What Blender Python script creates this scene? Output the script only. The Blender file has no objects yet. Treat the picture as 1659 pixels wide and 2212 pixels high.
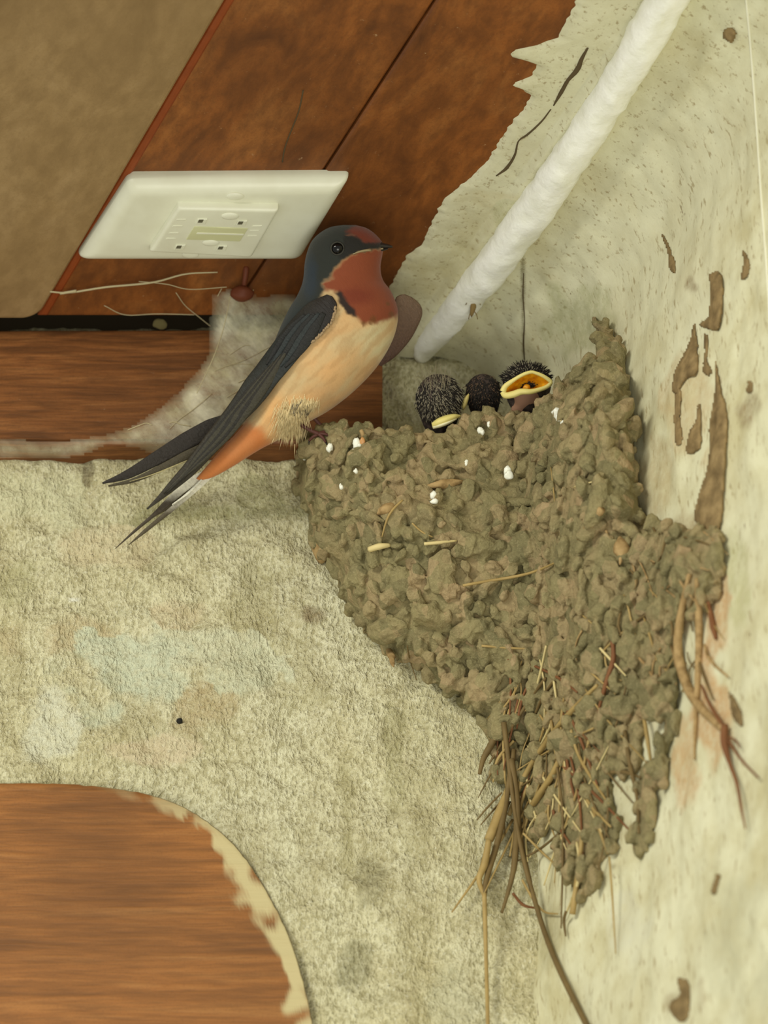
import bpy, bmesh, math, random
import numpy as np
from mathutils import Vector, Matrix, noise
from mathutils.bvhtree import BVHTree
random.seed(7); RNG = np.random.default_rng(7)
S = bpy.context.scene
COL = S.collection

# ------------------------------------------------------------ camera, light
TH = math.radians(38.0); F = 8000.0; D = 1.6
CT, ST = math.cos(TH), math.sin(TH)
CAM = Vector((0, -D*CT, -D*ST))
RIGHT = Vector((1, 0, 0)); UP = Vector((0, -ST, CT)); FWD = Vector((0, CT, ST))
cd = bpy.data.cameras.new('camera'); co = bpy.data.objects.new('camera', cd); COL.objects.link(co)
co.location = CAM; co.rotation_euler = (math.pi/2 + TH, 0, 0)
cd.sensor_fit = 'VERTICAL'; cd.sensor_height = 36; cd.lens = 36*F/2212
cd.clip_start = 0.05; cd.clip_end = 50
cd.dof.use_dof = True; cd.dof.focus_distance = 1.545; cd.dof.aperture_fstop = 11
S.camera = co
w = bpy.data.worlds.new('world'); S.world = w; w.use_nodes = True
bg = w.node_tree.nodes['Background']; bg.inputs[0].default_value = (0.95, 0.96, 0.88, 1); bg.inputs[1].default_value = 0.56

def area(name, loc, target, size, power, color):
    l = bpy.data.lights.new(name, 'AREA'); l.shape = 'RECTANGLE'; l.size = size[0]; l.size_y = size[1]
    l.energy = power; l.color = color
    o = bpy.data.objects.new(name, l); COL.objects.link(o); o.location = loc
    o.rotation_euler = (Vector(target)-Vector(loc)).to_track_quat('-Z', 'Y').to_euler(); return o
area('porch_daylight', (-1.9, -2.6, 0.35), (0.05, -0.05, 0.0), (1.1, 0.9), 70, (1.0, 0.985, 0.86))
area('floor_bounce', (0.3, -1.9, -2.4), (0.0, -0.05, 0.0), (1.6, 1.2), 34, (1.0, 0.97, 0.84))
S.view_settings.view_transform = 'Standard'; S.view_settings.look = 'None'
S.view_settings.exposure = 0.0; S.view_settings.gamma = 1.0; S.view_settings.use_curve_mapping = False

# ------------------------------------------------------------ helpers
def ray(u, v): return FWD + RIGHT*((u-829.5)/F) + UP*((1106-v)/F)
def on_y(u, v, y=0.0):
    r = ray(u, v); return CAM + r*((y-CAM.y)/r.y)
def on_z(u, v, z):
    r = ray(u, v); return CAM + r*((z-CAM.z)/r.z)
def proj(p):
    d = Vector(p)-CAM; f = d.dot(FWD)
    return (829.5+F*d.dot(RIGHT)/f, 1106-F*d.dot(UP)/f)
def projn(P):
    d = P-np.array(CAM); f = d@np.array(FWD)
    return 829.5+F*(d@np.array(RIGHT))/f, 1106-F*(d@np.array(UP))/f
def lin(c):
    c = c/255.0
    return c/12.92 if c <= 0.04045 else ((c+0.055)/1.055)**2.4
def rgb(r, g, b): return (lin(r), lin(g), lin(b), 1.0)

class Mat:
    def __init__(s, name, rough=0.8, spec=0.3):
        s.m = bpy.data.materials.new(name); s.m.use_nodes = True; s.t = s.m.node_tree
        s.b = s.t.nodes['Principled BSDF']; s.b.inputs['Roughness'].default_value = rough
        s.b.inputs['Specular IOR Level'].default_value = spec; s._v = None
    def n(s, ty, **k):
        x = s.t.nodes.new(ty)
        for a, b in k.items(): setattr(x, a, b)
        return x
    def l(s, a, b): s.t.links.new(a, b)
    def vec(s, scale=(1, 1, 1), rot=(0, 0, 0), src='Object'):
        tc = s.n('ShaderNodeTexCoord'); mp = s.n('ShaderNodeMapping')
        mp.inputs['Scale'].default_value = scale; mp.inputs['Rotation'].default_value = rot
        if any(rot):
            m0 = s.n('ShaderNodeMapping'); m0.inputs['Rotation'].default_value = rot; mp.inputs['Rotation'].default_value = (0, 0, 0)
            s.l(tc.outputs[src], m0.inputs[0]); s.l(m0.outputs[0], mp.inputs[0])
        else: s.l(tc.outputs[src], mp.inputs[0])
        return mp.outputs[0]
    def noise(s, scale, detail=4, rough=0.55, v=None, dist=0.0):
        x = s.n('ShaderNodeTexNoise'); x.inputs['Scale'].default_value = scale
        x.inputs['Detail'].default_value = detail; x.inputs['Roughness'].default_value = rough
        x.inputs['Distortion'].default_value = dist
        s.l(v if v is not None else s.vec(), x.inputs['Vector']); return x.outputs['Fac']
    def vor(s, scale, v=None, out='Distance', feature='F1'):
        x = s.n('ShaderNodeTexVoronoi', feature=feature); x.inputs['Scale'].default_value = scale
        s.l(v if v is not None else s.vec(), x.inputs['Vector']); return x.outputs[out]
    def ramp(s, fac, stops):
        x = s.n('ShaderNodeValToRGB'); e = x.color_ramp.elements
        while len(e) < len(stops): e.new(0.5)
        for i, (p, c) in enumerate(stops):
            e[i].position = p; e[i].color = c if not isinstance(c, (int, float)) else (c, c, c, 1)
        s.l(fac, x.inputs[0]); return x.outputs[0]
    def mix(s, fac, a, b, mode='MIX'):
        x = s.n('ShaderNodeMix', data_type='RGBA', blend_type=mode)
        for i, q in ((0, fac), (6, a), (7, b)):
            if isinstance(q, (int, float)): x.inputs[i].default_value = q
            elif isinstance(q, tuple): x.inputs[i].default_value = q
            else: s.l(q, x.inputs[i])
        return x.outputs[2]
    def math(s, op, a, b=0.0):
        x = s.n('ShaderNodeMath', operation=op)
        for i, q in ((0, a), (1, b)):
            if isinstance(q, (int, float)): x.inputs[i].default_value = q
            else: s.l(q, x.inputs[i])
        return x.outputs[0]
    def attr(s, name, out='Color'):
        x = s.n('ShaderNodeAttribute'); x.attribute_name = name; return x.outputs[out]
    def color(s, c):
        if isinstance(c, tuple): s.b.inputs['Base Color'].default_value = c
        else: s.l(c, s.b.inputs['Base Color'])
        return s
    def bump(s, h, strength=0.5, dist=0.001):
        x = s.n('ShaderNodeBump'); x.inputs['Strength'].default_value = strength
        x.inputs['Distance'].default_value = dist
        s.l(h, x.inputs['Height'])
        if s._v is not None: s.l(s._v, x.inputs['Normal'])
        s._v = x.outputs[0]; s.l(s._v, s.b.inputs['Normal']); return s

def mesh(name, V, Fc, mat=None, parent=None, smooth=True, attrs=None, label=None, cat=None, kind=None, group=None):
    me = bpy.data.meshes.new(name); me.from_pydata([tuple(map(float, p)) for p in V], [], [tuple(map(int, f)) for f in Fc]); me.update()
    if smooth: me.polygons.foreach_set('use_smooth', [True]*len(me.polygons))
    if attrs:
        for an, arr in attrs.items():
            a = me.color_attributes.new(an, 'FLOAT_COLOR', 'POINT')
            arr = np.asarray(arr, dtype=np.float32)
            if arr.shape[1] == 3: arr = np.hstack([arr, np.ones((len(arr), 1), np.float32)])
            a.data.foreach_set('color', arr.ravel())
    o = bpy.data.objects.new(name, me); COL.objects.link(o)
    if mat: me.materials.append(mat.m if isinstance(mat, Mat) else mat)
    if parent:
        o.parent = parent; o.matrix_parent_inverse = Matrix.Translation(parent.location).inverted()
    if label: o['label'] = label
    if cat: o['category'] = cat
    if kind: o['kind'] = kind
    if group: o['group'] = group
    return o
def thing(name, label, cat, loc, group=None):
    o = bpy.data.objects.new(name, None); COL.objects.link(o); o.location = loc; o.empty_display_size = 0.01
    o['label'] = label; o['category'] = cat
    if group: o['group'] = group
    return o

class MB:
    def __init__(s): s.V = []; s.F = []; s.C = []
    def add(s, V, Fc, c=None):
        b = len(s.V); s.V += [tuple(p) for p in V]; s.F += [tuple(i+b for i in f) for f in Fc]
        if c is not None: s.C += [c]*len(V)
    def build(s, name, mat, parent=None, **k):
        if s.C: k['attrs'] = {'Col': np.array(s.C)[:, :3]}
        return mesh(name, s.V, s.F, mat, parent, **k)

def crom(P, n):
    P = np.asarray(P, float); Q = np.vstack([2*P[0]-P[1], P, 2*P[-1]-P[-2]]); out = []
    m = len(P)-1
    for i in range(n):
        t = i/(n-1)*m; k = min(int(t), m-1); f = t-k
        a, b, c, d = Q[k], Q[k+1], Q[k+2], Q[k+3]
        out.append(0.5*((2*b)+(-a+c)*f+(2*a-5*b+4*c-d)*f*f+(-a+3*b-3*c+d)*f**3))
    return np.array(out)

def tube(mb, pts, rad, n=8, segs=None, c=None, flat=1.0):
    P = [Vector(p) for p in (crom([tuple(p) for p in pts], segs) if segs else pts)]
    N = len(P); V = []; Fc = []
    if not hasattr(rad, '__len__'): rad = [rad, rad]
    rr = np.interp(np.linspace(0, 1, N), np.linspace(0, 1, len(rad)), rad)
    ref = Vector((0.3, -0.8, 0.5)).normalized()
    for i in range(N):
        t = (P[min(i+1, N-1)]-P[max(i-1, 0)]).normalized()
        a = t.cross(ref).normalized(); b = t.cross(a).normalized()
        for k in range(n):
            th = 2*math.pi*k/n
            V.append(P[i]+(a*math.cos(th)+b*math.sin(th)*flat)*rr[i])
    for i in range(N-1):
        for k in range(n):
            Fc.append((i*n+k, i*n+(k+1) % n, (i+1)*n+(k+1) % n, (i+1)*n+k))
    Fc.append(tuple(range(n))[::-1]); Fc.append(tuple((N-1)*n+k for k in range(n)))
    mb.add(V, Fc, c)

_ico = {}
def ico(sub):
    if sub not in _ico:
        bm = bmesh.new(); bmesh.ops.create_icosphere(bm, subdivisions=sub, radius=1.0)
        _ico[sub] = (np.array([v.co[:] for v in bm.verts]), [tuple(v.index for v in f.verts) for f in bm.faces]); bm.free()
    return _ico[sub]
def blob(mb, c, axes, sub=2, nz=0.0, c_=None, freq=1.3):
    V, Fc = ico(sub); A = np.array([list(a) for a in axes]); off = Vector(RNG.uniform(-50, 50, 3))
    if nz:
        k = np.array([1+nz*noise.noise(Vector(p)*freq+off) for p in V]); V = V*k[:, None]
    mb.add(V@A+np.array(c), Fc, c_)

def inpoly(u, v, poly):
    u = np.asarray(u, float); v = np.asarray(v, float); ins = np.zeros(u.shape, bool); n = len(poly)
    for i in range(n):
        x1, y1 = poly[i]; x2, y2 = poly[(i+1) % n]
        if y1 == y2: continue
        c = ((y1 > v) != (y2 > v)) & (u < (x2-x1)*(v-y1)/(y2-y1)+x1); ins ^= c
    return ins
def dseg(u, v, segs):
    d = np.full(np.shape(u), 1e9)
    for (x1, y1), (x2, y2) in segs:
        L = (x2-x1)**2+(y2-y1)**2+1e-9
        t = np.clip(((u-x1)*(x2-x1)+(v-y1)*(y2-y1))/L, 0, 1)
        d = np.minimum(d, np.hypot(u-x1-t*(x2-x1), v-y1-t*(y2-y1)))
    return d
def closed(poly): return [(poly[i], poly[(i+1) % len(poly)]) for i in range(len(poly))]
def sd(u, v, poly):
    d = dseg(u, v, closed(poly)); return np.where(inpoly(u, v, poly), -d, d)
def sstep(a, b, x):
    t = np.clip((x-a)/(b-a), 0, 1); return t*t*(3-2*t)
def fbm(P, sc, off=0.0, octv=3):
    o = Vector((off, off*1.7, -off))
    return np.array([noise.fractal(Vector(p)*sc+o, 1.0, 2.0, octv) for p in P])

# ------------------------------------------------------------ materials
def wood(name, c1, c2, c3, rot, scale=(1, 14, 14), dust=0.0, rough=0.55):
    m = Mat(name, rough, 0.35)
    v = m.vec(scale, rot)
    g = m.noise(14, 6, 0.62, v, 0.6); g2 = m.noise(60, 4, 0.6, v)
    big = m.noise(11, 3, 0.5)
    col = m.ramp(g, [(0.28, c1), (0.52, c2), (0.75, c3)])
    col = m.mix(m.ramp(g2, [(0.35, 0.55), (0.6, 0.0)]), col, c1)
    col = m.mix(m.ramp(big, [(0.35, 0.5), (0.62, 0.0)]), col, c1)
    fine = m.noise(900, 2, 0.7)
    col = m.mix(m.ramp(fine, [(0.3, 0.25), (0.5, 0.0)]), col, c1)
    if dust:
        d = m.noise(240, 5, 0.8)
        col = m.mix(m.ramp(d, [(0.66, 0.0), (0.74, dust)]), col, rgb(190, 160, 120))
    m.color(col); m.bump(g2, 0.35, 0.0006); m.bump(g, 0.3, 0.001); m.bump(fine, 0.15, 0.0003)
    return m
AX = -math.atan(0.461)   # direction in which the ceiling boards run
M_plank_tan = wood('weathered_tan_wood', rgb(128, 102, 64), rgb(152, 124, 82), rgb(168, 140, 98), (0, 0, AX), (3, 1.5, 3), 0.15, 0.7)
M_plank_red = wood('varnished_red_wood', rgb(88, 50, 22), rgb(142, 84, 36), rgb(166, 108, 54), (0, 0, AX), (3.5, 1.5, 3.5), 0.8, 0.5)
M_beam = wood('brown_beam_wood', rgb(82, 50, 24), rgb(142, 88, 44), rgb(168, 112, 62), (0, 0, 0), (1.2, 14, 14), 0.5)
M_panel = wood('orange_panel_wood', rgb(104, 68, 36), rgb(154, 100, 50), rgb(176, 124, 70), (0, 0, 0), (0.7, 9, 9), 0.0)
M_joint = Mat('joint_red_wood', 0.5); M_joint.color(M_joint.mix(M_joint.noise(120, 4), rgb(112, 52, 20), rgb(158, 78, 34)))
M_dark = Mat('gap_shade_dark', 0.95, 0.05).color(rgb(34, 27, 16))  # near-black colour stands in for the shade in the gap above the beam

def plaster(name, base, grain, mode):
    m = Mat(name, 0.92, 0.15)
    cr = m.vec((1.5, 1.5, 0.8)) if mode == 'rough' else m.vec((1.6, 1.6, 0.45))
    n1 = m.noise(9, 4, 0.6); n2 = m.noise(40, 5, 0.65); n3 = m.noise(420 if mode == 'rough' else 300, 3, 0.6, cr)
    n4 = m.noise(900, 2, 0.6)
    col = m.mix(m.ramp(n2, [(0.36, 0.9), (0.6, 0.0)]), base, grain)
    col = m.mix(m.ramp(n1, [(0.4, 0.0), (0.65, 0.5)]), col, rgb(216, 214, 186))
    if mode == 'rough':
        col = m.mix(m.ramp(n3, [(0.38, 0.7), (0.56, 0.0)]), col, rgb(156, 148, 108))
        col = m.mix(m.ramp(m.noise(26, 5, 0.75, m.vec((1.6, 1.6, 0.5))), [(0.36, 0.5), (0.5, 0.0)]), col, rgb(164, 154, 114))
        col = m.mix(m.ramp(n4, [(0.56, 0.0), (0.72, 0.5)]), col, rgb(232, 230, 206))
    else:
        col = m.mix(m.ramp(n3, [(0.3, 0.7), (0.42, 0.0)]), col, rgb(150, 132, 92))
        sp = m.noise(170, 3, 0.7, m.vec((1.5, 1.5, 0.5)))
        col = m.mix(m.ramp(sp, [(0.235, 0.9), (0.30, 0.0)]), col, rgb(110, 84, 58))
    st = m.attr('Col'); sa = m.attr('Col', 'Alpha')
    brk = m.ramp(m.noise(260, 4, 0.7), [(0.3, 0.35), (0.6, 1.0)])
    col = m.mix(m.math('MULTIPLY', sa, brk), col, st)
    m.color(col)
    if mode == 'rough':
        m.bump(m.noise(60, 4, 0.6), 0.6, 0.004); m.bump(n3, 0.9, 0.0028); m.bump(n4, 0.4, 0.0008)
    else:
        m.bump(n2, 0.35, 0.002); m.bump(n3, 0.25, 0.0008)
    return m
M_rough = plaster('granular_lime_plaster', rgb(210, 204, 166), rgb(190, 180, 138), 'rough')
M_smooth = plaster('smooth_whitewash', rgb(212, 209, 176), rgb(190, 182, 142), 'smooth')

def stains_and_shade(P, blobs):
    """dirt, repair patches and some painted shade: colour + strength per wall vertex"""
    u, v = projn(P); col = np.tile(np.array(rgb(150, 140, 100)), (len(P), 1)); col[:, 3] = 0
    nz = fbm(P, 45, 3.1, 3)*0.9
    for bu, bv, ru, rv, c, s in blobs:
        d = np.hypot((u-bu)/ru, (v-bv)/rv)+nz
        a = s*(1-sstep(0.55, 1.05, d)); k = a > col[:, 3]
        col[k, :3] = np.array(rgb(*c))[:3]; col[k, 3] = a[k]
    return col

# ------------------------------------------------------------ room shell
SP = 0.461
XC = on_y(1130, 1100).x                       # corner between the two walls
ZC = on_z(0, 0, 0).z
ZC = on_y(300, 684, -0.020).z                 # underside of the ceiling boards
# back wall
def gridmesh(name, fn, nu, nv, mat, blobs=None, **k):
    V = [fn(i/(nu-1), j/(nv-1)) for j in range(nv) for i in range(nu)]
    Fc = [(j*nu+i, j*nu+i+1, (j+1)*nu+i+1, (j+1)*nu+i) for j in range(nv-1) for i in range(nu-1)]
    at = {'Col': stains_and_shade(np.array(V), blobs)} if blobs else None
    return mesh(name, V, Fc, mat, attrs=at, **k), V, Fc
zb = -0.42
def bw(a, b):
    x = -0.26+(XC+0.004+0.26)*a; z = ZC+0.01+(zb-ZC-0.01)*b
    p = Vector((x, 0, z))
    h = 0.0035*noise.fractal(p*18, 1.0, 2.0, 3)+0.0022*noise.fractal(p*70+Vector((5, 1, 2)), 0.9, 2.0, 3)
    return (x, -max(-0.004, h), z)
back_blobs = [
 (250, 1440, 150, 130, (196, 202, 176), .8), (110, 1560, 70, 90, (212, 212, 188), .8), (560, 1460, 120, 60, (196, 200, 172), .6), (330, 1400, 220, 50, (198, 200, 172), .6),
 (180, 1370, 150, 60, (186, 168, 128), .7), (230, 1200, 110, 50, (206, 190, 152), .6), (460, 1540, 90, 70, (176, 156, 116), .6), (340, 1620, 150, 30, (208, 190, 158), .6),
 (560, 1320, 60, 90, (164, 156, 112), .5), (620, 1460, 90, 130, (166, 158, 116), .45), (60, 1250, 90, 80, (164, 160, 114), .5), (450, 1110, 170, 26, (140, 138, 92), .6),
 (560, 1080, 60, 50, (150, 148, 100), .5), (668, 1330, 30, 20, (120, 98, 66), .7), (800, 1900, 30, 60, (132, 126, 92), .6), (780, 2090, 40, 60, (128, 124, 92), .65),
 (850, 1640, 22, 110, (150, 144, 100), .5), (750, 1760, 24, 160, (160, 152, 108), .5), (900, 1720, 30, 200, (160, 152, 110), .35), (190, 1015, 12, 40, (96, 84, 58), .8), (380, 1330, 60, 50, (196, 176, 140), .5),
 (160, 1296, 30, 10, (236, 236, 220), .9), (90, 1080, 120, 60, (206, 206, 170), .5), (980, 2150, 60, 80, (188, 186, 156), .5)]
o, V1, F1 = gridmesh('wall_back', bw, 300, 420, M_rough, back_blobs, kind='structure')

# right wall, with the plaster cove that runs into the ceiling
edge = [(-300, 1400), (0, 1238), (45, 1216), (82, 1196), (98, 1150), (108, 1102), (116, 1092), (124, 1096), (130, 1122), (140, 1152), (165, 1142), (178, 1104), (186, 1098), (194, 1118), (206, 1142), (230, 1130), (262, 1102), (300, 1076), (345, 1050),
        (390, 1004), (430, 952), (480, 926), (530, 906), (552, 872), (590, 852), (620, 835), (690, 824), (720, 822), (900, 822)]
ev = np.array([e[0] for e in edge]); eu = np.array([e[1] for e in edge])
def crack_u(y):                        # where the flat part ends, straight with the boards
    return on_y(850, 700).x + SP*(-y)
NY, NS = 330, 420
ycoords = np.concatenate([np.linspace(0.0, -0.24, 280), np.linspace(-0.243, -0.42, 50)])
def ragged_x(y):
    # left edge of the plaster on the boards: walk the traced outline on the ceiling plane
    z = ZC-0.001
    best = None
    zz = z
    # the image row of a ceiling point depends on depth alone
    vrow = proj((0, y, zz))[1]
    u = np.interp(vrow, ev, eu)
    return on_z(u, vrow, zz).x + 0.0012*noise.noise(Vector((y*400, 3, 1)))
cr = 0.046                              # cove drop
V2 = []
for y in ycoords:
    xl = ragged_x(y); xc = crack_u(y); xw = XC+SP*(-y)
    for k in range(NS):
        s = k/(NS-1)
        if s < 0.10: f = s/0.10; x = xl+(xc-xl)*f; z = ZC-0.0016*min(1, f*6)-0.0; nx, nz_ = 0, -1
        elif s < 0.42:
            a = (s-0.10)/0.32*math.pi/2; x = xc+(xw-xc)*math.sin(a); z = ZC-0.0016-0.0035*min(1, (s-0.10)/0.01)*1.0-(cr)*(1-math.cos(a)); nx, nz_ = -math.sin(a), -math.cos(a)
        else:
            f = (s-0.42)/0.58; x = xw; z = (ZC-0.0051-cr)+(zb-(ZC-0.0051-cr))*f; nx, nz_ = -1, 0
        p = Vector((x, y, z))
        h = 0.0024*noise.fractal(p*22+Vector((3, 3, 3)), 1.0, 2.0, 3)+0.0009*noise.fractal(Vector((x*90, y*90, z*40)), 1.0, 2.0, 2)
        if s < 0.14: h = abs(h)*0.5+0.0008
        if s < 0.03: h *= s/0.03
        if k == 0: h = -0.003
        V2.append((x+nx*h, y, z+nz_*h))
F2 = [(j*NS+i, (j+1)*NS+i, (j+1)*NS+i+1, j*NS+i+1) for j in range(len(ycoords)-1) for i in range(NS-1)]
right_blobs = [
 (1530, 1500, 46, 210, (186, 142, 92), .75), (1490, 1680, 40, 130, (190, 148, 100), .6), (1540, 1330, 26, 120, (176, 130, 80), .7), (1430, 1020, 50, 120, (170, 150, 110), .55), (1470, 1180, 60, 90, (160, 138, 98), .6),
 (1240, 690, 90, 90, (158, 158, 112), .55), (1130, 690, 5, 130, (112, 104, 70), .8), (1110, 470, 46, 50, (170, 168, 122), .5), (1480, 900, 60, 130, (186, 160, 116), .5), (1610, 900, 22, 40, (136, 112, 78), .6),  # greenish patches under and on the pipe are shadow painted into the wall
 (1460, 2160, 50, 60, (140, 118, 80), .6), (1180, 2050, 30, 120, (150, 142, 108), .4), (1350, 2000, 60, 70, (206, 204, 180), .6), (1600, 1250, 26, 120, (172, 170, 120), .5), (1600, 2050, 60, 150, (186, 184, 154), .5),
 (1500, 620, 20, 26, (128, 104, 72), .6), (1620, 880, 20, 30, (130, 110, 78), .6), (1000, 560, 50, 36, (190, 182, 140), .6), (1060, 430, 120, 20, (196, 184, 140), .4), (1230, 260, 40, 90, (210, 206, 172), .4),
 (1320, 1870, 26, 12, (110, 94, 64), .7), (1380, 1500, 60, 120, (216, 204, 166), .4), (1130, 1940, 10, 80, (140, 130, 96), .5)]
mesh('wall_right', V2, F2, M_smooth, attrs={'Col': stains_and_shade(np.array(V2), right_blobs)}, kind='structure')
BV = BVHTree.FromPolygons([Vector(p) for p in V1]+[Vector(p) for p in V2], list(F1)+[tuple(i+len(V1) for i in f) for f in F2])
def surf(u, v, lift=0.0):
    r = ray(u, v).normalized(); h = BV.ray_cast(CAM, r)
    p = h[0] if h[0] else on_y(u, v)
    return p-r*lift

# ceiling boards
def board(name, u0, u1, vback, mat, drop, ws=0.0, rcorner=0.0, thick=0.018, idx=0):
    """a board running from the beam towards the viewer, between two joints met at the beam line"""
    z = ZC-drop; y0 = on_z(300, vback, z).y
    xa = on_z(u0, vback, z).x; xb = on_z(u1, vback, z).x; L = 0.55
    bm = bmesh.new(); pts = []
    g = 0.0
    pts = [(xa, y0), (xa+SP*L, y0-L), (xb+SP*L, y0-L)]
    if rcorner:
        for i in range(9):
            a = math.pi/2*i/8
            pts.append((xb+SP*rcorner*(1-math.sin(a))-rcorner*(1-math.cos(a)), y0-rcorner*(1-math.sin(a))))
    else: pts.append((xb, y0))
    lo = [bm.verts.new((x, y, z)) for x, y in pts]; hi = [bm.verts.new((x, y, z+thick)) for x, y in pts]
    n = len(pts); bm.faces.new(lo); bm.faces.new(hi[::-1])
    for i in range(n): bm.faces.new((lo[i], hi[i], hi[(i+1) % n], lo[(i+1) % n]))
    bmesh.ops.recalc_face_normals(bm, faces=bm.faces)
    es = [e for e in bm.edges if all(v in lo for v in e.verts)]
    bmesh.ops.bevel(bm, geom=es, offset=0.0022, segments=3, affect='EDGES', profile=0.6)
    me = bpy.data.meshes.new(name); bm.to_mesh(me); bm.free(); me.materials.append(mat.m)
    o = bpy.data.objects.new(name, me); COL.objects.link(o); return o
def ceiling_board(*a, label=None, **k):
    o = board(*a, **k); o['label'] = label; o['category'] = 'ceiling board'; o['group'] = 'boards of the ceiling'; return o
ceiling_board('ceiling_board', -700, -378, 690, M_plank_tan, 0.004, label='tan ceiling board cut off by the upper left edge of the view')
ceiling_board('ceiling_board', -372, 80, 690, M_plank_tan, 0.004, rcorner=0.007, label='wide weathered tan ceiling board with a rounded corner, left of the white plate')
RB = ceiling_board('ceiling_board', 88, 494, 684, M_plank_red, 0.0, label='reddish brown ceiling board directly behind the white plate, with a thin split')
ceiling_board('ceiling_board', 498, 900, 684, M_plank_red, 0.0008, label='reddish brown ceiling board whose right side disappears under ragged plaster')
for (ua, ub, dz) in ((80, 104, 0.0009),):
    nb = board('joint_strip', ua, ub, 684, M_joint, dz+0.0002, thick=0.006)  # added red strip along the joint beside the tan board
    nb.parent = RB
# ceiling above the boards
c0 = [(-0.4, 0.02), (0.75, 0.02), (0.75, -0.6), (-0.4, -0.6)]
mesh('ceiling', [(x, y, z) for z in (ZC+0.016, ZC+0.03) for x, y in c0], [(3, 2, 1, 0), (4, 5, 6, 7), (0, 1, 5, 4), (1, 2, 6, 5), (2, 3, 7, 6), (3, 0, 4, 7)], M_dark, smooth=False, kind='structure')

# beam along the back wall
yb = -0.0125
zt = on_y(300, 708, yb).z; zl = on_y(300, 957, yb).z; xe = on_y(826, 850, yb).x
bm = bmesh.new()
prof = [(0.004, zt), (yb, zt), (yb, zl), (0.004, zl)]
nx_ = 60; rings = []
for i in range(nx_+1):
    x = -0.3+(xe+0.3)*i/nx_
    rings.append([bm.verts.new((x, y+(0.0006*noise.noise(Vector((x*30, z*30, 0))) if y < 0 else 0), z+0.0008*noise.noise(Vector((x*25, z*70, 4))))) for y, z in prof])
for i in range(nx_):
    for k in range(4): bm.faces.new((rings[i][k], rings[i+1][k], rings[i+1][(k+1) % 4], rings[i][(k+1) % 4]))
bm.faces.new(rings[0][::-1]); bm.faces.new(rings[-1])
bmesh.ops.recalc_face_normals(bm, faces=bm.faces)
long_e = [e for e in bm.edges if abs(e.verts[0].co.y-e.verts[1].co.y) < 0.003 and abs(e.verts[0].co.z-e.verts[1].co.z) < 0.003 and e.verts[0].co.y < -0.005]
bmesh.ops.bevel(bm, geom=long_e, offset=0.0022, segments=3, affect='EDGES')
me = bpy.data.meshes.new('beam'); bm.to_mesh(me); bm.free(); me.materials.append(M_beam.m)
o = bpy.data.objects.new('wooden_beam', me); COL.objects.link(o)
o['label'] = 'horizontal brown wooden beam between the rough back wall and the ceiling boards'; o['category'] = 'beam'

# round-topped wooden board low on the back wall
arc = [(-60, 1693), (90, 1693), (180, 1697), (300, 1713), (380, 1738), (440, 1772), (500, 1822), (550, 1887), (600, 1975), (632, 2050), (660, 2150), (676, 2235), (684, 2330)]
arc = [tuple(p) for p in crom(arc, 90)]
pw = [on_y(u+2*noise.noise(Vector((i*.7, 0, 0))), v+2*noise.noise(Vector((i*.7, 9, 0))), -0.0045) for i, (u, v) in enumerate(arc)]
V = []; Fc = []; n = len(pw); zlow = on_y(300, 2420, -0.0045).z
K = 60
for i, p in enumerate(pw):
    for k in range(K):
        V.append((p.x, -0.0045, p.z+(zlow-p.z)*k/(K-1)))
for i in range(n-1):
    for k in range(K-1): Fc.append((i*K+k, (i+1)*K+k, (i+1)*K+k+1, i*K+k+1))
Vn = np.array(V); uu, vv = projn(Vn)
dd = dseg(uu, vv, list(zip(arc[:-1], arc[1:])))
nzz = fbm(Vn, 60, 1.0, 3)
wid = 12+90*np.clip(nzz+0.2, 0, 1)*np.clip((uu-250)/150, 0, 1)
sm = np.clip((uu-200)/250, 0, 1)*(1-sstep(0.55, 1.0, dd/np.maximum(wid, 1)))*np.clip(nzz*3+0.9, 0, 1)
colp = np.tile(np.array(rgb(196, 184, 138)), (len(V), 1)); colp[:, 3] = sm*0.9
# rim
rb = len(V)
for i, p in enumerate(pw):
    V.append((p.x+0.0004, -0.0042, p.z+0.0004)); V.append((p.x+0.0006, 0.004, p.z+0.0006))
for i in range(n-1):
    Fc.append((i*K, rb+2*i, rb+2*i+2, (i+1)*K)); Fc.append((rb+2*i, rb+2*i+1, rb+2*i+3, rb+2*i+2))
colp = np.vstack([colp, np.tile(np.array(list(rgb(90, 76, 50))[:3]+[1.0]), (2*n, 1))])
mp = M_panel; basec = mp.b.inputs['Base Color'].links[0].from_socket
mp.color(mp.mix(mp.attr('Col', 'Alpha'), basec, mp.attr('Col')))
mesh('wooden_panel', V, Fc, mp, attrs={'Col': colp}, label='orange brown wooden board with a rounded upper edge set in the rough wall', cat='wooden panel')

# painted pipe along ceiling and wall
M_white = Mat('white_paint', 0.6, 0.3)
nn = M_white.noise(90, 4, 0.6)
M_white.color(M_white.mix(M_white.ramp(nn, [(0.35, 0.7), (0.6, 0.0)]), rgb(250, 250, 240), rgb(234, 234, 216))).bump(nn, 0.5, 0.002).bump(M_white.noise(400, 3), 0.3, 0.0008)
pc = [(908, 770), (935, 728), (1010, 642), (1075, 560), (1130, 488), (1180, 415), (1235, 335), (1300, 235), (1360, 140), (1425, 30), (1480, -60), (1560, -190)]
pts = []
for i, (u, v) in enumerate(crom(pc, 90)):
    q = surf(u, v, 0.0024); pts.append(q)
P = np.array([list(p) for p in pts])
for _ in range(30): P[1:-1] = (P[:-2]+2*P[1:-1]+P[2:])/4
mb = MB(); tube(mb, P, [0.0040, 0.0078, 0.0084, 0.0082, 0.0080, 0.0078, 0.0076], 28)
Vt = np.array(mb.V); Vt += (fbm(Vt, 120, 2, 3)*0.0024)[:, None]*np.array([0.6, -0.5, -0.6]); mb.V = [tuple(p) for p in Vt]
PIPEMB = mb
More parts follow.
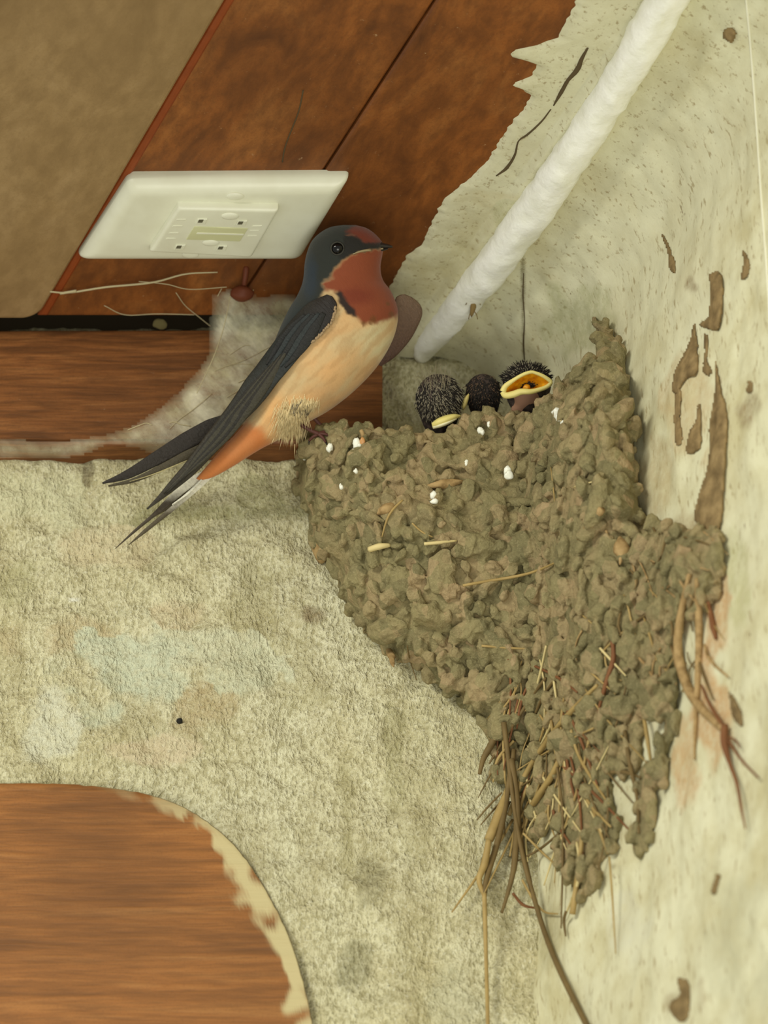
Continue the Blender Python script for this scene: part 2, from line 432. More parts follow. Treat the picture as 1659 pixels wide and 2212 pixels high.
mb.build('pipe', M_white, label='white painted pipe running diagonally over the plaster towards the upper right', cat='pipe')
# small dry husk stuck on the pipe
M_husk = Mat('husk_brown', 0.7).color(rgb(126, 104, 60))
PBV = BVHTree.FromPolygons([Vector(p) for p in mb.V], mb.F)
mb = MB(); h_ = PBV.ray_cast(CAM, ray(1022, 664).normalized())[0] or surf(1022, 664, 0.008); c = h_-ray(1022, 664).normalized()*0.0012
blob(mb, c, (RIGHT*0.0013, FWD*0.001, (UP+RIGHT*0.15)*0.0042), 2, 0.3)
for a in (-1, 1):
    tube(mb, [c+UP*0.003, c+UP*0.004+RIGHT*0.002*a, c+UP*0.001+RIGHT*0.0032*a-FWD*0.0005], 0.00022, 5)
    tube(mb, [c-UP*0.001, c-UP*0.003+RIGHT*0.0015*a, c-UP*0.0052+RIGHT*0.002*a], 0.00022, 5)
mb.build('insect_husk', M_husk, label='tiny brown insect husk clinging to the white pipe', cat='insect')
# raised white line on the right wall near the picture edge
mb = MB(); tube(mb, [surf(u, v, 0.0) for u, v in crom([(1606, -60), (1618, 60), (1628, 180), (1638, 320), (1646, 440), (1656, 570), (1668, 760)], 40)], 0.0006, 8, flat=1.0)
mb.build('trim_1', Mat('pale_limewash', 0.9, 0.1).color(rgb(226, 224, 200)), kind='structure')
# cracks in the plaster: thin dark brown tubes on the surface
M_crack = Mat('crack_dark', 0.95).color(rgb(88, 74, 50))
for nm, pl, r, lb in (('plaster_crack', [(1270, 103), (1256, 128), (1247, 150), (1228, 172), (1212, 200), (1196, 228)], [0.0004, 0.0009, 0.0012, 0.0008, 0.0009, 0.0003], 'dark open crack high in the plaster between ceiling and pipe'),
                  ('plaster_crack', [(1190, 236), (1170, 262), (1140, 290), (1120, 305), (1112, 335), (1095, 362), (1072, 380)], [0.0003, 0.0004, 0.0005, 0.0003, 0.0005, 0.0008, 0.0003], 'fine crack in the plaster just below the dark open crack'),
                  ('plaster_crack', [(1131, 590), (1130, 640), (1133, 690), (1131, 740), (1134, 790)], [0.0002, 0.0003, 0.0002, 0.0004, 0.0003], 'thin vertical crack in the plaster above the open-beaked chick')):
    mb = MB(); tube(mb, [surf(u, v, 0.0001) for u, v in crom(pl, 30)], r, 6)
    mb.build(nm, M_crack, label=lb, cat='crack')
mb = MB(); tube(mb, [on_z(u, v, ZC-0.0001) for u, v in crom([(655, 195), (648, 230), (640, 255), (622, 300), (614, 325), (610, 350)], 20)], 0.0003, 5)
mb.build('wood_split', M_crack, label='thin dark split running along the red ceiling board above the plate', cat='crack')

# ------------------------------------------------------------ white ceiling plate
M_plate = Mat('aged_white_plastic', 0.35, 0.5); M_plate.color(M_plate.mix(M_plate.ramp(M_plate.noise(60, 4), [(0.4, 0.4), (0.6, 0.0)]), rgb(226, 226, 204), rgb(212, 210, 184)))
M_label = Mat('yellowed_plastic', 0.4).color(rgb(204, 204, 160))
M_hole = Mat('dark_slot', 0.9).color(rgb(96, 92, 72))
def cp(u, v, drop): return on_z(u, v, ZC-drop)
root = thing('ceiling_plate', 'white rectangular plastic electrical plate screwed to the red ceiling boards', 'electrical plate', cp(455, 465, 0))
def slab(name, px, d0, d1, mat, parent, bev=0.002, inset=0.0, seg=4, rc=0.0, drop=None):
    """rounded block: corners traced at depth `drop` below the ceiling, rings stepping down and inwards to depth d1"""
    q = [cp(u, v, d1 if drop is None else drop) for u, v in px]; q = [(p.x, p.y) for p in q]
    ar = sum(q[i][0]*q[(i+1) % 4][1]-q[(i+1) % 4][0]*q[i][1] for i in range(4))
    if ar < 0: q = q[::-1]
    def outline(off, rad):
        pts = []
        for i in range(4):
            a, b, c = np.array(q[i-1]), np.array(q[i]), np.array(q[(i+1) % 4])
            e1 = (b-a)/np.linalg.norm(b-a); e2 = (c-b)/np.linalg.norm(c-b); n1 = np.array([-e1[1], e1[0]]); n2 = np.array([-e2[1], e2[0]])
            A = np.array([n1, n2]); P0 = np.linalg.solve(A, np.array([n1@b+off, n2@b+off])); k = rad/np.sqrt((1+max(-0.95, e1@e2))/2)
            s0, s1 = P0-e1*rad, P0+e2*rad
            for t in np.linspace(0, 1, 7): pts.append((1-t)**2*s0+2*t*(1-t)*P0+t*t*s1)
        return pts
    rings = [(0.0, d0)]+[(bev*(1-math.cos(a)), d1-bev+bev*math.sin(a)) for a in np.linspace(0, math.pi/2, seg+2)]
    V = []; Fc = []
    for off, d in rings: V += [(x, y, ZC-d) for x, y in outline(off, max(0.0001, rc))]
    n = 28
    for k in range(len(rings)-1):
        for i in range(n): Fc.append((k*n+i, k*n+(i+1) % n, (k+1)*n+(i+1) % n, (k+1)*n+i))
    Fc.append(tuple((len(rings)-1)*n+i for i in range(n))); Fc.append(tuple(range(n))[::-1])
    o = mesh(name, V, Fc, mat, parent); bm = bmesh.new(); bm.from_mesh(o.data); bmesh.ops.recalc_face_normals(bm, faces=bm.faces); bm.to_mesh(o.data); bm.free()
    o.data.set_sharp_from_angle(angle=math.radians(50)); return o
# base cover with sloped rim
slab('cover', [(276, 374), (757, 370), (650, 545), (166, 545)], 0.0, 0.0085, M_plate, root, 0.0068, 0.0, 8, 0.003, drop=0.001)
slab('socket_module', [(385, 450), (603, 454), (543, 558), (322, 546)], 0.008, 0.0125, M_plate, root, 0.0014, 0.0, 3, 0.0012)
slab('label_window', [(420, 490), (536, 494), (518, 522), (402, 518)], 0.012, 0.01285, M_label, root, 0.0002, 0, 2)
slab('label_window', [(426, 503), (527, 506), (525, 509), (424, 506)], 0.012, 0.0131, M_plate, root, 0.0001, 0, 2)
for (u, v) in ((436, 478), (522, 482), (389, 534), (479, 536)):
    s_ = slab('clip_slot', [(u-9, v-4), (u+12, v-4), (u+7, v+7), (u-14, v+7)], 0.0122, 0.0131, M_plate, root, 0.0002, 0, 2)
    slab('slot_opening', [(u-6, v-3), (u+4, v-3), (u+1, v+3), (u-9, v+3)], 0.0125, 0.01325, M_hole, s_, 0.0)
for (u, v, d) in ((508, 424, 0.0085), (411, 550, 0.0085), (497, 467, 0.0125), (455, 524, 0.0125)):
    mb = MB(); c = cp(u, v, d); blob(mb, c, (Vector((0.0038, 0, 0)), Vector((0, 0.0022, 0)), Vector((0, 0, 0.0009))), 3); mb.build('screw_cap', M_plate, root)
for k, (u, v) in enumerate(((366, 505), (374, 490), (382, 476), (360, 517), (546, 490), (540, 500), (535, 511))):
    slab('moulded_rib', [(u, v-2), (u+20, v-2), (u+18, v+1), (u-2, v+1)], 0.0122, 0.01275, M_plate, root, 0.0001, 0, 2)
mb = MB(); blob(mb, cp(714, 411, 0.0072), (Vector((0.0014, 0, 0)), Vector((0, 0.001, 0)), Vector((0, 0, 0.0007))), 2, c_=None); mb.build('screw', M_hole, root)
# mud crumbs and hook near the plate
M_rust = Mat('rusty_hook', 0.6).color(rgb(104, 52, 28))
root2 = thing('ceiling_hook', 'small rusty bulb-ended hook under the boards, wrapped in cobweb', 'hook', on_z(528, 600, ZC))
mb = MB(); tube(mb, [on_z(532, 574, ZC+0.001), on_z(530, 600, ZC-0.003), on_z(524, 628, ZC-0.006)], [0.0014, 0.0010], 10, 8); mb.build('shank', M_rust, root2)
mb = MB(); blob(mb, on_z(523, 634, ZC-0.0075), (RIGHT*0.0052, FWD*0.0042, UP*0.0036), 3, 0.15); mb.build('bulb', M_rust, root2)

# ------------------------------------------------------------ mud nest
M_mud = Mat('dried_mud', 0.85, 0.25)
a1 = M_mud.noise(42, 4, 0.6); a2 = M_mud.noise(320, 4, 0.6); a3 = M_mud.noise(1100, 2, 0.6)
vc = M_mud.vor(150, None, 'Color')
cm = M_mud.ramp(a1, [(0.3, rgb(104, 98, 66)), (0.5, rgb(132, 121, 84)), (0.68, rgb(154, 132, 96))])
cm = M_mud.mix(0.45, cm, M_mud.ramp(vc, [(0.1, rgb(100, 96, 66)), (0.55, rgb(142, 132, 92)), (0.95, rgb(182, 152, 116))]))
cm = M_mud.mix(M_mud.ramp(a2, [(0.3, 0.5), (0.5, 0.0)]), cm, rgb(92, 82, 54))
cm = M_mud.mix(M_mud.ramp(a3, [(0.55, 0.0), (0.7, 0.25)]), cm, rgb(186, 172, 130))
M_mud.color(cm).bump(a2, 0.7, 0.0018).bump(a3, 0.4, 0.0007)

cup = [(645, 968), (655, 948), (700, 930), (745, 928), (790, 930), (845, 935), (900, 936), (945, 938), (985, 922), (1012, 896), (1050, 888), (1095, 900), (1150, 896), (1195, 858), (1235, 812), (1268, 790), (1290, 765), (1290, 720), (1278, 684),
       (1310, 700), (1340, 742), (1354, 800), (1364, 880), (1372, 980), (1380, 1080), (1388, 1130), (1440, 1128), (1500, 1150), (1545, 1135), (1560, 1170), (1556, 1270), (1530, 1320), (1484, 1330), (1458, 1420), (1462, 1520), (1440, 1556), (1385, 1552),
       (1372, 1620), (1310, 1640), (1200, 1640), (1120, 1640), (1070, 1600), (1040, 1556), (1005, 1535), (985, 1495), (960, 1500), (938, 1470), (900, 1436), (858, 1428), (838, 1395), (800, 1380), (768, 1335), (742, 1295), (722, 1232), (702, 1192), (676, 1165), (664, 1110), (648, 1075), (640, 1015)]
rimline = [(-100, 968), (645, 968)]+cup[1:17]
side = closed(cup)[17:]               # everything except the open rim
rim_u = np.array([p[0] for p in cup[0:17]]); rim_v = np.array([p[1] for p in cup[0:17]])
def cup_h(u, v):
    d = dseg(u, v, side)
    H = np.interp(v, [650, 760, 900, 1100, 1250, 1400, 1520, 1640], [0.018, 0.045, 0.070, 0.066, 0.052, 0.036, 0.024, 0.012])
    k = sstep(1240, 1400, u); H = H*(1-k)+k*np.interp(v, [650, 900, 1100, 1130, 1300, 1600], [0.014, 0.034, 0.034, 0.016, 0.013, 0.009])
    R = np.interp(v, [900, 1100, 1300, 1500], [150, 150, 170, 120]); R = np.where(u > 1230, 70, R)
    t = np.clip(d/R, 0, 1); return H*np.sqrt(np.clip(1-(1-t)**2, 0, 1))
def solid_from(poly, hfun, hback, step, mb, wob=0.0):
    us = np.arange(min(p[0] for p in poly)-step, max(p[0] for p in poly)+step, step)
    vs = np.arange(min(p[1] for p in poly)-step, max(p[1] for p in poly)+step, step)
    U, Vv = np.meshgrid(us, vs); ins = inpoly(U, Vv, poly); H = hfun(U, Vv); HB = hback(U, Vv, H)
    idx = {}; V = []; Fc = []
    cells = [(j, i) for j in range(len(vs)-1) for i in range(len(us)-1) if inpoly(us[i]+step/2, vs[j]+step/2, poly)]
    cs = set(cells)
    def vid(j, i, back):
        k = (j, i, back)
        if k not in idx:
            idx[k] = len(V); V.append(surf(us[i], vs[j], HB[j, i] if back else H[j, i]))
        return idx[k]
    for j, i in cells:
        q = [(j, i), (j+1, i), (j+1, i+1), (j, i+1)]
        Fc.append(tuple(vid(a, b, 0) for a, b in q)); Fc.append(tuple(vid(a, b, 1) for a, b in q[::-1]))
        for (a, b), nb in (((0, 1), (j, i-1)), ((1, 2), (j+1, i)), ((2, 3), (j, i+1)), ((3, 0), (j-1, i))):
            if nb not in cs:
                A, B = q[a], q[b]; Fc.append((vid(*A, 0), vid(*A, 1), vid(*B, 1), vid(*B, 0)))
    mb.add(V, Fc)
def cup_back(u, v, h):
    rv = np.interp(u, rim_u, rim_v); dv = v-rv
    k = sstep(150, 420, dv)
    thick = 0.012
    return np.where(u < 1300, np.maximum(-0.003, (h-thick)*(1-k)+(-0.003)*k), -0.003)
def pellets(mb, poly, hfun, spacing, rmin, rmax, n_try, edge_in=-3, down=0.9, squash=0.8, cond=None):
    x0, x1 = min(p[0] for p in poly), max(p[0] for p in poly); y0, y1 = min(p[1] for p in poly), max(p[1] for p in poly)
    cell = {}; cnt = 0
    U = RNG.uniform(x0, x1, n_try); Vv = RNG.uniform(y0, y1, n_try); ok = sd(U, Vv, poly) < edge_in
    for u, v in zip(U[ok], Vv[ok]):
        if cond and not cond(u, v): continue
        g = (int(u//spacing), int(v//spacing)); bad = False
        for a in (-1, 0, 1):
            for b in (-1, 0, 1):
                for (x, y) in cell.get((g[0]+a, g[1]+b), ()):
                    if (x-u)**2+((y-v)*0.8)**2 < spacing**2: bad = True
        if bad: continue
        cell.setdefault(g, []).append((u, v)); cnt += 1
        h0, h1, h2 = (float(hfun(np.array([a]), np.array([b]))[0]) for a, b in ((u, v), (u+6, v), (u, v+6)))
        p = surf(u, v, h0); N = (surf(u, v+6, h2)-p).cross(surf(u+6, v, h1)-p)
        if N.length < 1e-12: N = -FWD
        N.normalize()
        if N.dot(FWD) > 0: N = -N
        N = (N*0.6-FWD*0.4).normalized()
        t = (-UP*down+RIGHT*random.uniform(-0.8, 0.8)+UP*random.uniform(-0.35, 0.35)); t = (t-N*t.dot(N)).normalized(); s_ = N.cross(t)
        r = random.uniform(rmin, rmax); el = random.uniform(0.95, 1.8)
        blob(mb, p+N*r*0.5, (s_*r*random.uniform(0.75, 1.05), t*r*el, N*r*squash*random.uniform(0.8, 1.3)), 2, 0.55, freq=1.4)
    return cnt
def remesh(mb, name, mat, parent, vox, disp=0.0, **k):
    o = mb.build(name, mat, parent, **k)
    m = o.modifiers.new('r', 'REMESH'); m.mode = 'VOXEL'; m.voxel_size = vox; m.use_smooth_shade = True
    dg = bpy.context.evaluated_depsgraph_get(); me = bpy.data.meshes.new_from_object(o.evaluated_get(dg))
    o.modifiers.clear(); old = o.data; o.data = me
    if not me.materials: me.materials.append(mat.m)
    if disp:
        n = len(me.vertices); P = np.empty(n*3, np.float32); me.vertices.foreach_get('co', P); P = P.reshape(-1, 3)
        Nn = np.empty(n*3, np.float32); me.vertices.foreach_get('normal', Nn); Nn = Nn.reshape(-1, 3)
        h = np.array([noise.fractal(Vector(map(float, p))*260, 1.0, 2.0, 2) for p in P])*disp
        me.vertices.foreach_set('co', (P+Nn*h[:, None]).ravel().astype(np.float32))
    me.polygons.foreach_set('use_smooth', [True]*len(me.polygons)); me.update(); return o
NEST = thing('swallow_nest', 'cup-shaped swallow nest of mud pellets and dry grass stuck in the wall corner', 'bird nest', surf(1130, 1300, 0.02))
mb = MB()
solid_from(cup, cup_h, cup_back, 9, mb)
def hh(u, v): return cup_h(u, v)
npel = pellets(mb, cup, hh, 27, 0.0020, 0.0037, 30000, -2)
pellets(mb, cup, lambda u, v: cup_h(u, v)+0.0012, 34, 0.0009, 0.0019, 9000, -1, down=0.3, squash=0.9)
pellets(mb, cup, lambda u, v: cup_h(u, v)-0.0012, 74, 0.0044, 0.0062, 4000, -26, down=0.5, squash=0.55)
# crown of pellets on the rim
for i in range(95):
    t = random.random(); u = 650+(1275-650)*t; v = float(np.interp(u, rim_u, rim_v))+random.uniform(-5, 10)+(6 if 900 < u < 1190 else 0)
    h = float(cup_h(np.array([u]), np.array([v+8]))[0]); r = random.uniform(0.0016, 0.003)
    blob(mb, surf(u, v, max(h, 0.02)-random.uniform(0, 0.006)), (RIGHT*r, FWD*r, (UP+RIGHT*random.uniform(-.5, .5))*r*random.uniform(0.8, 1.5)), 2, 0.5)
mud = remesh(mb, 'mud_cup', M_mud, NEST, 0.0005, 0.00025)
# lower tail of mud clots
tails = [
 [(1080, 1590), (1200, 1600), (1330, 1600), (1376, 1560), (1390, 1620), (1370, 1650), (1320, 1680), (1330, 1750), (1338, 1800), (1330, 1840), (1308, 1850), (1296, 1868), (1306, 1900), (1280, 1930), (1262, 1942), (1240, 1920), (1215, 1880), (1204, 1830), (1204, 1780), (1176, 1790), (1160, 1830), (1146, 1800), (1140, 1740), (1105, 1700), (1072, 1692), (1066, 1640)],
 [(1384, 1660), (1402, 1640), (1448, 1636), (1444, 1690), (1420, 1704), (1412, 1780), (1400, 1842), (1368, 1842), (1360, 1790), (1380, 1760), (1378, 1700)],
 [(1432, 1500), (1466, 1480), (1460, 1580), (1448, 1612), (1428, 1610), (1436, 1560)]]
def tail_h(poly):
    def f(u, v):
        d = -sd(u, v, poly); return np.interp(v, [1500, 1600, 1940], [0.013, 0.012, 0.006])*np.sqrt(np.clip(1-(1-np.clip(d/45, 0, 1))**2, 0, 1))
    return f
for k, tl in enumerate(tails):
    mb = MB(); hf = tail_h(tl); solid_from(tl, hf, lambda u, v, h: np.full(np.shape(u), -0.003), 7, mb)
    pellets(mb, tl, hf, 27, 0.0020, 0.0036, 9000, -2, down=1.4)
    remesh(mb, 'mud_tail', M_mud, NEST, 0.0005, 0.00025)
# light brown lobe at the left underside and long drips
M_mud2 = Mat('tan_mud', 0.8, 0.25); b2 = M_mud2.noise(260, 4)
M_mud2.color(M_mud2.ramp(b2, [(0.3, rgb(128, 102, 62)), (0.6, rgb(172, 144, 98))])).bump(b2, 0.5, 0.001)
def nh(u, v, extra=0.0): return surf(u, v, float(cup_h(np.array([u*1.0]), np.array([v*1.0]))[0])+extra)
mb = MB(); blob(mb, nh(690, 1178, 0.002), (RIGHT*0.0036, FWD*0.004, (UP-RIGHT*0.25)*0.0075), 3, 0.25); mb.build('mud_lobe', M_mud2, NEST, label='smooth tan mud lobe')
for (u, v, du, dv, r) in ((700, 1115, 60, -14, 3.0), (770, 1108, 60, 18, 2.6), (860, 1085, -60, 30, 2.4), (1000, 1040, -90, 12, 2.2), (1090, 1035, 30, -60, 3.2), (1060, 1085, 120, 0, 2.2), (1160, 1075, 18, 60, 3.2), (1310, 980, -4, -80, 3.6), (1340, 1160, 0, 60, 3.4), (1270, 975, -10, 60, 3.8), (1270, 1200, 10, 70, 3.0), (1180, 985, -30, 60, 2.8), (835, 1395, 14, 45, 1.6)):
    mb = MB(); tube(mb, [nh(u, v, 0.0014), nh(u+du*0.5+3, v+dv*0.5, 0.0028), nh(u+du, v+dv, 0.0016)], [0.0006, r*0.0008, r*0.001, 0.0011, 0.0004], 12, 16)
    Vt = np.array(mb.V); Vt += (fbm(Vt, 220, 2, 2)*0.0008)[:, None]; mb.V = [tuple(p) for p in Vt]
    mb.build('mud_ridge', M_mud2 if random.random() < 0.4 else M_mud, NEST)
# white droppings
M_drop = Mat('white_dropping', 0.35, 0.5).color(rgb(236, 236, 220)); M_drop2 = Mat('stained_dropping', 0.4, 0.5).color(rgb(192, 140, 84))
for (u, v, r) in ((772, 958, 9), (762, 978, 7), (820, 962, 6), (1098, 1022, 9), (938, 1078, 8), (1208, 895, 11), (1040, 930, 6), (1130, 925, 6), (1010, 1000, 5), (736, 1050, 4), (768, 1016, 4), (712, 968, 6), (656, 990, 5), (1216, 915, 5), (1056, 918, 4)):
    mb = MB()
    for k in range(3):
        rr = r/5000*random.uniform(0.6, 1.1); blob(mb, nh(u+random.uniform(-r, r)*0.5, v+random.uniform(-r, r)*0.7, 0.0042), (RIGHT*rr, FWD*0.0009, UP*rr*random.uniform(0.8, 1.5)), 2, 0.5)
    mb.build('dropping', M_drop, NEST)
mb = MB(); blob(mb, nh(783, 955, 0.0042), (RIGHT*0.0012, FWD*0.0009, UP*0.0022), 2, 0.5); mb.build('dropping', M_drop2, NEST, label='brown-stained dropping')
# grass stems
M_straw = Mat('dry_straw', 0.6, 0.3); M_straw.color(M_straw.mix(M_straw.noise(120, 3), rgb(132, 108, 60), rgb(186, 160, 102)))
M_stem = Mat('dark_stem', 0.7, 0.3); M_stem.color(M_stem.mix(M_stem.noise(120, 3), rgb(86, 70, 40), rgb(128, 106, 64)))
M_pale = Mat('pale_straw', 0.55, 0.3).color(rgb(208, 190, 134))
M_root = Mat('reddish_root', 0.7, 0.3); M_root.color(M_root.mix(M_root.noise(160, 3), rgb(92, 54, 30), rgb(142, 96, 58)))
def stalk(px, r, mat, name='grass_stem', l0=0.012, l1=0.004, seg=26, **k):
    pts = crom(px, seg); P = []
    for i, (u, v) in enumerate(pts):
        f = i/(seg-1)
        base = max(float(cup_h(np.array([u]), np.array([v]))[0]) if inpoly(u, v, cup) else 0, max([float(tail_h(t)(np.array([u]), np.array([v]))[0]) if inpoly(u, v, t) else 0 for t in tails]))
        P.append(list(surf(u, v, base+0.0008+(l0*(1-f)+l1*f)*(1 if base < 0.002 else 0.35))))
    P = np.array(P)
    for _ in range(6): P[1:-1] = (P[:-2]+2*P[1:-1]+P[2:])/4
    mb = MB(); tube(mb, P, r if hasattr(r, '__len__') else [r, r*1.1, r*0.6], 7); return mb.build(name, mat, NEST, **k)
R0 = 0.0006
stalk([(1088, 1560), (1100, 1650), (1110, 1750), (1128, 1850), (1155, 1945), (1180, 2030), (1215, 2110), (1250, 2180), (1290, 2260)], [0.0012, 0.0009, 0.001, 0.0012, 0.0012], M_stem, label='long dark stem')
stalk([(1046, 1930), (1048, 2000), (1050, 2080), (1052, 2150), (1054, 2240)], [0.0010, 0.0008, 0.0008], M_straw, label='long straight pale stem')
stalk([(1110, 1620), (1098, 1700), (1085, 1780), (1066, 1850), (1050, 1900), (1046, 1940)], [0.0011, 0.0013, 0.0013, 0.001], M_stem)
stalk([(1100, 1690), (1078, 1760), (1056, 1815)], [0.0006, 0.0022, 0.0020], M_straw, name='grass_blade')
stalk([(1056, 1815), (1046, 1870), (1034, 1900), (1046, 1935)], [0.0012, 0.0016, 0.0012, 0.0008], M_straw, name='grass_blade')
stalk([(1104, 1640), (1118, 1740), (1114, 1830), (1108, 1890), (1084, 1972)], [0.0014, 0.0015, 0.0013, 0.0006], M_stem)
stalk([(1072, 1585), (1060, 1610), (1044, 1640), (1036, 1672)], [0.0016, 0.0014, 0.0008], M_stem)
stalk([(1110, 1600), (1075, 1640), (1065, 1690)], 0.0006, M_straw); stalk([(1084, 1712), (1052, 1745), (1030, 1772)], 0.0004, M_stem)
stalk([(1200, 1640), (1215, 1740), (1216, 1840), (1214, 1920), (1212, 2005)], 0.0005, M_stem); stalk([(1222, 1970), (1218, 1990), (1222, 2022)], 0.0006, M_stem)
stalk([(1316, 1850), (1320, 1900), (1324, 1960), (1330, 2060)], 0.0004, M_straw); stalk([(1246, 1820), (1254, 1880), (1240, 1930), (1218, 1985)], 0.0006, M_pale)
stalk([(1258, 1800), (1250, 1880), (1236, 1975)], [0.0008, 0.0011, 0.0013], M_straw); stalk([(1128, 1900), (1150, 1940), (1175, 1970), (1205, 1974)], 0.0005, M_straw)
stalk([(1108, 1930), (1130, 1955), (1160, 1962)], 0.0006, M_root); stalk([(1130, 1800), (1170, 1840), (1205, 1872)], 0.0005, M_straw); stalk([(1208, 1800), (1165, 1835), (1118, 1860)], 0.0005, M_stem)
stalk([(1390, 1545), (1396, 1580), (1402, 1620), (1408, 1660)], 0.0008, M_straw); stalk([(1350, 1580), (1360, 1650), (1376, 1720), (1380, 1800)], 0.0008, M_stem); stalk([(1320, 1668), (1350, 1668), (1384, 1680)], 0.0007, M_stem)
stalk([(1180, 1395), (1168, 1450), (1155, 1500), (1144, 1535)], 0.0005, M_pale); stalk([(1262, 1440), (1330, 1500)], 0.0004, M_straw); stalk([(1296, 1400), (1322, 1428), (1352, 1460)], 0.0005, M_pale)
stalk([(1320, 1370), (1326, 1420), (1308, 1480), (1292, 1540)], [0.0008, 0.0011, 0.001, 0.0006], M_root)
stalk([(1290, 1480), (1240, 1530), (1190, 1590), (1130, 1680), (1100, 1760)], [0.0007, 0.0012, 0.0012, 0.0009], M_straw, name='grass_blade')
stalk([(1215, 1625), (1190, 1680), (1150, 1740), (1130, 1790)], [0.001, 0.0015, 0.001], M_straw, name='grass_blade')
stalk([(880, 1395), (884, 1420), (900, 1470)], 0.0003, M_stem)
# straws worked into the cup
for px, r, m in (([(798, 1187), (820, 1180), (842, 1178)], 0.0013, M_pale), ([(916, 1175), (950, 1172), (986, 1168)], 0.0007, M_pale), ([(870, 1080), (840, 1110), (825, 1160)], 0.0005, M_straw), ([(890, 1130), (912, 1150), (935, 1160)], 0.0004, M_straw),
                 ([(1300, 1100), (1270, 1140), (1250, 1165)], 0.0016, M_mud2), ([(1240, 1052), (1265, 1045), (1292, 1038)], 0.0004, M_pale), ([(1190, 1010), (1196, 1060), (1200, 1100)], 0.0003, M_straw), ([(780, 930), (784, 940), (782, 952)], 0.0009, M_mud2),
                 ([(1000, 1265), (1070, 1252), (1150, 1240), (1220, 1205)], 0.0006, M_straw), ([(1040, 1395), (1100, 1400), (1150, 1402)], 0.0005, M_straw), ([(1205, 885), (1212, 905), (1220, 935)], 0.0006, M_pale)):
    stalk(px, r, m, seg=12)
for i in range(84):
    u = random.gauss(1170, 85); v = random.uniform(1400, 1800); L = random.uniform(70, 240); a = random.gauss(-0.05, 0.4)
    if not (1075 < u < 1400): continue
    du, dv = math.sin(a)*L, math.cos(a)*L; b = random.uniform(-16, 16)
    stalk([(u, v), (u+du*0.35+b, v+dv*0.35), (u+du*0.7+b*0.6, v+dv*0.7), (u+du, v+dv)], random.uniform(0.00025, 0.0007), random.choice([M_straw, M_stem, M_straw, M_pale, M_root]), l0=0.004, l1=0.006, seg=16)
for i in range(48):
    u = random.uniform(1250, 1530); v = random.uniform(1130, 1450); L = random.uniform(40, 110); a = random.gauss(0.1, 0.5)
    du, dv = math.sin(a)*L, math.cos(a)*L; b = random.uniform(-14, 14)
    stalk([(u, v), (u+du*0.5+b, v+dv*0.5), (u+du, v+dv)], random.uniform(0.00025, 0.0006), random.choice([M_straw, M_stem, M_mud2]), l0=0.002, l1=0.002, seg=12)
# the long root hanging on the right
stalk([(1490, 1240), (1470, 1330), (1462, 1400), (1478, 1470), (1505, 1520), (1540, 1555), (1566, 1576)], [0.001, 0.0016, 0.002, 0.002, 0.0016, 0.0016], M_mud2, name='root', l0=0.003, l1=0.003, label='thick curved mud-coated root')
stalk([(1566, 1566), (1564, 1600), (1576, 1650), (1592, 1690), (1600, 1740), (1610, 1790)], [0.0014, 0.0017, 0.0008, 0.0007, 0.0006, 0.0003], M_root, name='root', l0=0.004, l1=0.006)
stalk([(1574, 1600), (1600, 1640), (1638, 1680)], [0.0006, 0.0005, 0.0004], M_root, name='root', l0=0.004, l1=0.004); stalk([(1515, 1480), (1532, 1520), (1560, 1566)], [0.0004, 0.0006, 0.0008], M_root, name='root', l0=0.003, l1=0.004)
stalk([(1505, 1250), (1510, 1340), (1508, 1460), (1502, 1560), (1500, 1640)], [0.0009, 0.0016, 0.0014, 0.0009, 0.0004], M_mud2, name='root', l0=0.002, l1=0.002); stalk([(1530, 1300), (1540, 1350), (1546, 1380)], [0.0006, 0.0014, 0.0006], M_root, name='root', l0=0.002, l1=0.002)
stalk([(1574, 1592), (1590, 1600), (1598, 1616)], 0.0004, M_root, name='root', l0=0.004, l1=0.004)

